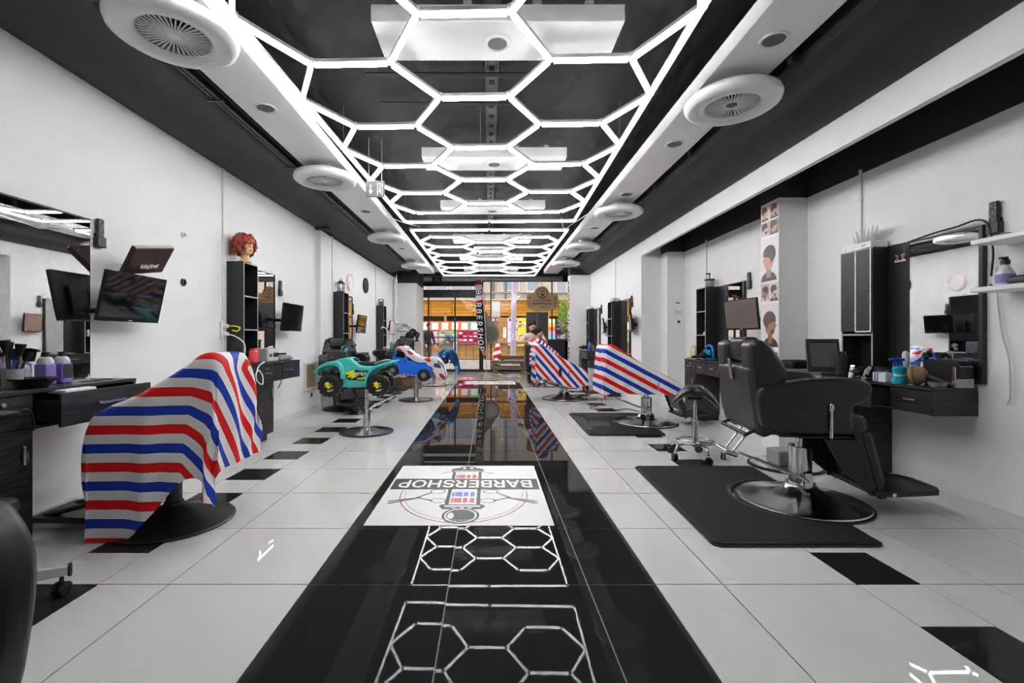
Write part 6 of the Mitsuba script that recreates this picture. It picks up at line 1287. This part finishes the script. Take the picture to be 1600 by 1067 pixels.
for sy in (-1, 1):
    t.part('window', mv(pad([(-.375, .71), (-.345, .82), (-.215, .82), (-.205, .71)], .006, .002, n=2, closed_smooth=False), 0, sy * .182, 0), 'gloss', (18, 16, 18), 30)
    for wx, nm in ((-.375, 'front_fender'), (.165, 'rear_fender')):
        arc = [(wx + .135 * math.cos(a), .475 + .135 * math.sin(a)) for a in np.linspace(.1, math.pi - .1, 14)] + [(wx + .108 * math.cos(a), .475 + .108 * math.sin(a)) for a in np.linspace(math.pi - .1, .1, 14)]
        t.part(nm, mv(pad(arc, .10, .004, n=2, closed_smooth=False), 0, sy * .17, 0), 'satin', BL, 35)
        t.part('wheel_arch', mv(tf(extr(Point(wx, .475).buffer(.107), .003), XZ), 0, sy * .1815 + (0.003 if sy > 0 else 0), 0), 'matte', (18, 18, 18))
    for k in range(9): t.part('warning_stripe', box(-.22 + k * .035, -.20 + k * .035, sy * .181 - .002, sy * .181 + .002, .43, .452), 'satin', (225, 225, 225) if k % 2 else (205, 40, 40))
    t.part('door_handle', box(-.20, -.165, sy * .182 - .003, sy * .182 + .003, .655, .672, .001), 'satin', (16, 30, 70)); t.part('headlight', ellipsoid((-.485, sy * .12, .57), (.03, .04, .035), 2), 'gloss', (190, 180, 120), True)
t.part('bumper', rbox((-.50, 0, .47), (.05, .36, .05), .02), 'satin', (36, 36, 38), True); t.part('steering_wheel', tf(tube([(.07 * math.cos(a), .07 * math.sin(a), 0) for a in np.linspace(0, 6.2832, 20)], .009, 6), Tr(-.10, 0, .74) @ Ry(-55)), 'satin', (20, 20, 20), True)
t.part('seat', rbox((.06, 0, .665), (.22, .26, .05), .02), 'satin', (24, 24, 25), True)
t.M = Mold
def uv_xy(m, uv): return np.stack([m.vertices[:, 0] * 1.0 + m.vertices[:, 2] * .6, m.vertices[:, 1] + m.vertices[:, 2]], 1)
rg = [(.53, .42), (.49, .58), (.42, .72), (.31, .765), (.19, .74), (.06, .775), (-.06, .85), (-.16, .94), (-.24, .95), (-.30, .93)]
cape('white cape with grey and crimson prints thrown over the blue toy car', -1.28, 8.1, 0, (rg, lambda u: .20, lambda u, s, z: lerp(u, [0, .2, .35, .5, .7, .85, 1], [.04, .30, .30, .05, .10, .12, .03]), lambda *a: 0), 'print_cloth', uv_xy, fold=.016, wave=17, NU=80, NV=60, seed=5)
t = Thing('child_chair', 'child seat on a chrome base hidden under the dark blue cape', 'child barber chair', (-1.26, 10.6, 0))
kid_base(t, .28, .5); t.part('seat', rbox((.1, 0, .56), (.45, .3, .12), .04), 'satin', (24, 24, 25), True); t.part('backrest', rbox((.30, 0, .74), (.10, .28, .26), .04), 'satin', (24, 24, 25), True); wheel(t, .02, -.19, .50, .10, .08)
cape('dark blue cape hanging over the farthest child seat before the sliding door', -1.26, 10.6, 0, ([(-.08, .60), (-.04, .69), (.10, .74), (.26, .86), (.36, .88), (.46, .80), (.52, .66), (.56, .50), (.585, .36)], lambda u: .17, lambda u, s, z: lerp(u, [0, .2, .5, .7, 1], [.05, .12, .26, .36, .1]), lambda *a: 0), 'blue_cloth', lambda m, uv: np.stack([m.vertices[:, 0], m.vertices[:, 1] + m.vertices[:, 2]], 1), fold=.016, wave=17, NU=60, NV=60, seed=6)
# ================================================================= PEOPLE
MF = manifold3d.Manifold
def bones(segs, edge=.02, it=10, extra=()):
    """segs: [((x,y,z), r, (x,y,z), r)] -> one continuous skin"""
    parts = []
    for p, r, p2, r2 in segs:
        parts.append(MF.batch_hull([MF.sphere(r, 16).translate(tuple(map(float, p))), MF.sphere(r2, 16).translate(tuple(map(float, p2)))]))
    m = MF.batch_boolean(parts + list(extra), manifold3d.OpType.Add).refine_to_length(edge).to_mesh()
    tm = trimesh.Trimesh(m.vert_properties[:, :3], m.tri_verts, process=True)
    trimesh.smoothing.filter_taubin(tm, iterations=it); return tm
def chain(pts): return [(pts[i][0], pts[i][1], pts[i + 1][0], pts[i + 1][1]) for i in range(len(pts) - 1)]
def hand(w, d, n, side, curl=.5):
    """wrist w, pointing direction d, palm normal n"""
    w, d, n = (np.array(a, float) for a in (w, d, n)); d /= np.linalg.norm(d); n -= d * (n @ d); n /= np.linalg.norm(n); s = np.cross(d, n) * side
    out = chain([(w, .024), (w + d * .045, .026)])
    for k, (o, L) in enumerate(((-.030, .066), (-.010, .076), (.011, .071), (.030, .056))):
        b = w + d * .085 + s * o; out += chain([(w + d * .03 + s * o * .7, .016), (b, .0115)])
        m = b + (d * math.cos(curl * .7) + n * math.sin(curl * .7)) * L * .55; e = m + (d * math.cos(curl * 1.7) + n * math.sin(curl * 1.7)) * L * .5
        out += chain([(b, .0105), (m, .0095), (e, .008)])
    t0 = w + d * .025 - s * .03; t1 = t0 + d * .035 - s * .028 + n * .01; out += chain([(w + d * .01, .018), (t0, .014), (t1, .0115), (t1 + d * .03 + n * .008, .009)])
    return out
def head_parts(t, M, skin, hair, beard=None, short=True, k=1.0, hair_col=None):
    """head: local origin at the base of the skull/neck top, face towards -y, chin at z=0, crown at .225"""
    def put_(nm, m, mat, col, sm=True, label=None): return t.part(nm, tf(m, M @ np.diag([k, k, k, 1])), mat, col, sm, label=label)
    put_('hair', cat(ellipsoid((0, .030, .158), (.092, .104, .096), 3)) if True else None, 'matte', hair)
    for s in (-1, 1):
        put_('eye', ellipsoid((s * .031, -.083, .112), (.012, .007, .007), 1), 'gloss', (232, 228, 224)); put_('iris', ellipsoid((s * .031, -.089, .112), (.0055, .003, .006), 1), 'gloss', (34, 24, 20))
        put_('eyebrow', tf(box(-.017, .017, -.004, .004, -.004, .004, .0015), Tr(s * .031, -.090, .132) @ Ry(s * 8)), 'matte', hair, False)
    put_('mouth', ellipsoid((0, -.088, .045), (.022, .007, .007), 1), 'satin', (150, 92, 82))
    if beard: put_('beard', cat(ellipsoid((0, -.045, .028), (.060, .052, .042), 3), ellipsoid((-.055, -.012, .06), (.016, .035, .045), 2), ellipsoid((.055, -.012, .06), (.016, .035, .045), 2), ellipsoid((0, -.090, .059), (.028, .006, .006), 1)), 'matte', beard)
def head_segs(M, k=1.0):
    P = lambda x, y, z: (M @ np.array([x * k, y * k, z * k, 1]))[:3]
    s = []
    s += [(P(0, .018, .135), .084 * k, P(0, -.012, .135), .078 * k), (P(0, -.03, .09), .062 * k, P(0, -.045, .045), .045 * k), (P(0, -.045, .045), .045 * k, P(0, -.055, .028), .032 * k)]
    s += [(P(0, -.088, .118), .009 * k, P(0, -.104, .082), .012 * k), (P(-.012, -.092, .078), .009 * k, P(.012, -.092, .078), .009 * k)]
    for q_ in (-1, 1): s += [(P(q_ * .078, .012, .118), .012 * k, P(q_ * .080, .016, .085), .009 * k), (P(q_ * .04, -.03, .10), .05 * k, P(q_ * .045, -.02, .06), .038 * k)]
    s += [(P(0, .01, .06), .052 * k, P(0, .03, -.07), .054 * k)]
    return s
SKIN = (190, 142, 116)
# ---- barber, standing behind the client and leaning to him
bx_, by_ = 1.02, 11.25
t = Thing('person', 'barber with dark hair and beard in a pale shirt leaning over the seated client', 'person', (bx_, by_, 0), 0)
Hm = Tr(0.02, -.16, 1.235) @ Rx(14) @ Rz(8)
hip, chest, neck = np.array([.06, .08, .86]), np.array([.05, -.02, 1.08]), np.array([.04, -.10, 1.19])
shL, shR = np.array([-.15, -.08, 1.13]), np.array([.23, -.08, 1.13])
elL, haL = np.array([-.30, -.20, .98]), np.array([-.10, -.46, 1.00])
elR, haR = np.array([.32, -.26, .98]), np.array([.17, -.48, 1.08])
arms = chain([(shL, .054), (elL, .042), (haL, .029)]) + chain([(shR, .054), (elR, .042), (haR, .029)])
legs = []
for s in (-1, 1): legs += chain([(hip + (s * .09, 0, 0), .095), (np.array([.06 + s * .10, .02, .47]), .065), (np.array([.06 + s * .10, .06, .09]), .042)]) + chain([(np.array([.06 + s * .10, .07, .045]), .042), (np.array([.06 + s * .11, -.10, .035]), .034)])
torso = chain([(hip, .13), (chest, .15), (neck - (0, 0, .03), .09)]) + [(shL, .07, shR, .07), (chest + (-.07, 0, 0), .12, chest + (.07, 0, 0), .12)]
t.part('body', bones(arms + legs + torso + head_segs(Hm) + hand(haL, (.5, -.7, .1), (.6, .3, -.6), 1) + hand(haR, (-.5, -.6, .1), (-.6, .2, -.5), -1), .02, 6), 'satin', SKIN, True)
head_parts(t, Hm, SKIN, (24, 20, 20), (30, 24, 24))
grow = lambda sg, d: [(p, r + d, p2, r2 + d) for p, r, p2, r2 in sg]
sl = chain([(shL, .062), (shL + (elL - shL) * .72, .055)]) + chain([(shR, .062), (shR + (elR - shR) * .72, .055)])
t.part('shirt', bones(grow(torso[:-2], .008) + [(shL, .075, shR, .075), (chest + (-.07, 0, 0), .13, chest + (.07, 0, 0), .13), (hip + (-.05, 0, 0), .13, hip + (.05, 0, 0), .13)] + sl, .022, 6), 'matte', (206, 192, 180), True)
t.part('trousers', bones(grow(legs[:2] + legs[3:5], .012) + [(hip + (-.08, 0, -.03), .115, hip + (.08, 0, -.03), .115)], .025, 5), 'matte', (36, 36, 40), True)
t.part('shoes', bones(grow([legs[2], legs[5]], .010), .02, 3), 'satin', (28, 28, 30), True)
# ---- client, seated under a cape, facing right
cx_, cy_ = 1.20, 10.5
t = Thing('barber_chair', 'barber chair with a chrome base under the seated client', 'chair', (cx_, cy_, 0), 0, None)
chair_base(t, True, .36, .40); t.part('seat', rbox((-.0, 0, .47), (.52, .46, .13), .045), 'leather', LEA, True); t.part('backrest', rbox((-.33, 0, .70), (.13, .44, .5), .045), 'leather', LEA, True); t.part('leg_rest', tf(rbox((0, 0, 0), (.07, .38, .3), .03), Tr(.36, 0, .30) @ Ry(-20)), 'leather', LEA, True); t.part('foot_plate', mv(extr([(.34, -.2), (.70, -.13), (.70, .13), (.34, .2)], .024), 0, 0, .11), 'satin', (20, 20, 21))
t = Thing('person', 'seated client in profile with short dark hair under a striped cape', 'person', (cx_, cy_, 0), 90)
# local face towards -y -> world +x ; so local -y is forward
Hm = Tr(0, .095, 1.075) @ Rx(6)
hip = np.array([0, .12, .60]); chest = np.array([0, .15, .86]); neck = np.array([0, .13, 1.02]); shL, shR = np.array([-.17, .14, .96]), np.array([.17, .14, .96])
segs = chain([(hip, .13), (chest, .14), (neck, .065)]) + [(shL, .06, shR, .06)] + head_segs(Hm)
for s in (-1, 1):
    knee = np.array([s * .12, -.33, .60]); ank = np.array([s * .12, -.46, .22])
    segs += chain([(hip + (s * .09, 0, 0), .085), (knee, .060), (ank, .042)]) + chain([(ank - (0, 0, .02), .042), (ank + (0, -.15, -.05), .032)])
    sh = (shL, shR)[(s + 1) // 2]; el = sh + (s * .06, -.10, -.26); wr = np.array([s * .12, -.16, .72]); segs += chain([(sh, .052), (el, .042), (wr, .028)]) + hand(wr, (-s * .2, -.9, -.2), (0, -.2, -1), s)
t.part('body', bones(segs, .02, 6), 'satin', (178, 128, 104), True)
head_parts(t, Hm, SKIN, (28, 22, 22), None)
t.part('trousers', bones([(hip + (-.08, 0, -.02), .115, hip + (.08, 0, -.02), .115)] + [x for s in (-1, 1) for x in chain([(hip + (s * .09, 0, 0), .10), (np.array([s * .12, -.33, .60]), .074), (np.array([s * .12, -.45, .26]), .056)])], .025, 5), 'matte', (38, 38, 42), True)
t.part('shoes', bones([x for s in (-1, 1) for x in chain([(np.array([s * .12, -.46, .195]), .05), (np.array([s * .12, -.61, .165]), .042)])], .02, 4), 'satin', (210, 208, 206), True)
# cape as a bell from the neck over shoulders, arms and knees
NA, NR = 72, 40; V = np.zeros((NR, NA, 3)); UV = np.zeros((NR, NA, 2))
for i, q_ in enumerate(np.linspace(0, 1, NR)):
    for j, a in enumerate(np.linspace(0, 2 * math.pi, NA)):
        c, s = math.cos(a), math.sin(a)                      # local: x lateral, -y forward
        fwd = max(0, -s)
        rx = lerp(q_, [0, .12, .3, .6, 1], [.062, .16, .27, .30, .30]); ry = lerp(q_, [0, .12, .3, .6, 1], [.062, .13, .20, .26, .26]) + fwd * lerp(q_, [0, .2, .5, .75, 1], [0, .03, .20, .34, .36])
        z = lerp(q_, [0, .12, .3, .6, 1], [1.075, 1.045, .93, .72, .46]) + fwd * lerp(q_, [0, .3, .6, .8, 1], [0, -.02, .0, -.02, -.02])
        f = .012 * q_ * math.sin(11 * a + 4 * q_)
        V[i, j] = (rx * c * (1 + f * 2), .135 + ry * s * (1 + f * 2), z); UV[i, j] = ((V[i, j][2] - 1.0 * V[i, j][0] * .3 + .55 * V[i, j][1]) / PER, q_)
idx = np.arange(NR * NA).reshape(NR, NA); a_, b_, c_, d_ = idx[:-1, :-1].ravel(), idx[1:, :-1].ravel(), idx[1:, 1:].ravel(), idx[:-1, 1:].ravel()
m = TM(V.reshape(-1, 3), np.vstack([np.stack([a_, b_, c_], 1), np.stack([a_, c_, d_], 1)]))
t.part('cape', m, 'striped_cloth', smooth=True, uv=UV.reshape(-1, 2), label='red white and blue striped cape')
# ---- two passers-by outside
def passer(lab, x, y, rz, top, low, hair, bend=0.0, pale=False, bag=False):
    t = Thing('person', lab, 'person', (x, y, -.03), rz)
    hip = np.array([0, 0, .90]); chest = np.array([0, -.30 * bend, 1.22 - .12 * bend]); neck = np.array([0, -.46 * bend, 1.42 - .20 * bend]); shL, shR = neck + (-.18, 0, -.07), neck + (.18, 0, -.07)
    Hm = Tr(*(neck + (0, -.05 - .06 * bend, .085))) @ Rx(28 * bend)
    torso = chain([(hip, .135), (chest, .15), (neck + (0, 0, -.04), .08)]) + [(shL, .062, shR, .062)]; legs, arms = [], []
    for s in (-1, 1):
        legs += chain([(hip + (s * .09, 0, -.02), .095), (np.array([s * .10, -.02 * s, .48]), .065), (np.array([s * .11, .05 * s, .09]), .045)]) + chain([(np.array([s * .11, .05 * s, .045]), .042), (np.array([s * .12, .05 * s - .16, .035]), .034)])
        sh = (shL, shR)[(s + 1) // 2]; el = sh + (s * .07, -.02 - .12 * bend, -.27); wr = el + (-.01 * s, -.14 - .1 * bend, -.20); arms += chain([(sh, .052), (el, .042), (wr, .029)]) + hand(wr, (0, -.4, -.8), (-s, 0, 0), s)
    t.part('body', bones(torso + legs + arms + head_segs(Hm), .022, 6), 'satin', (196, 150, 126), True); head_parts(t, Hm, SKIN, hair)
    t.part('jacket', bones(grow(torso, .014) + [(hip + (-.05, 0, -.04), .13, hip + (.05, 0, -.04), .13)] + [x for k in (0, 1) for x in grow([arms[k * (len(arms) // 2)], arms[k * (len(arms) // 2) + 1]], .012)], .025, 5), 'matte', top, True)
    t.part('trousers', bones(grow(legs[:2] + legs[3:5], .014) + [(hip + (-.08, 0, -.06), .115, hip + (.08, 0, -.06), .115)], .028, 5), 'matte', low, True); t.part('shoes', bones(grow([legs[2], legs[5]], .01), .022, 3), 'satin', (40, 38, 38), True)
passer('grey haired passer-by in a grey jacket bending forward outside the sliding door', (711 - CX) * 20.5 / F_PX, 20.5, -80, (96, 100, 118), (170, 165, 160), (206, 202, 196), .8)
passer('dark clothed passer-by at the left edge of the sliding door outside', (668 - CX) * 19.5 / F_PX, 19.5, 40, (44, 40, 46), (84, 78, 60), (40, 30, 28), .1)
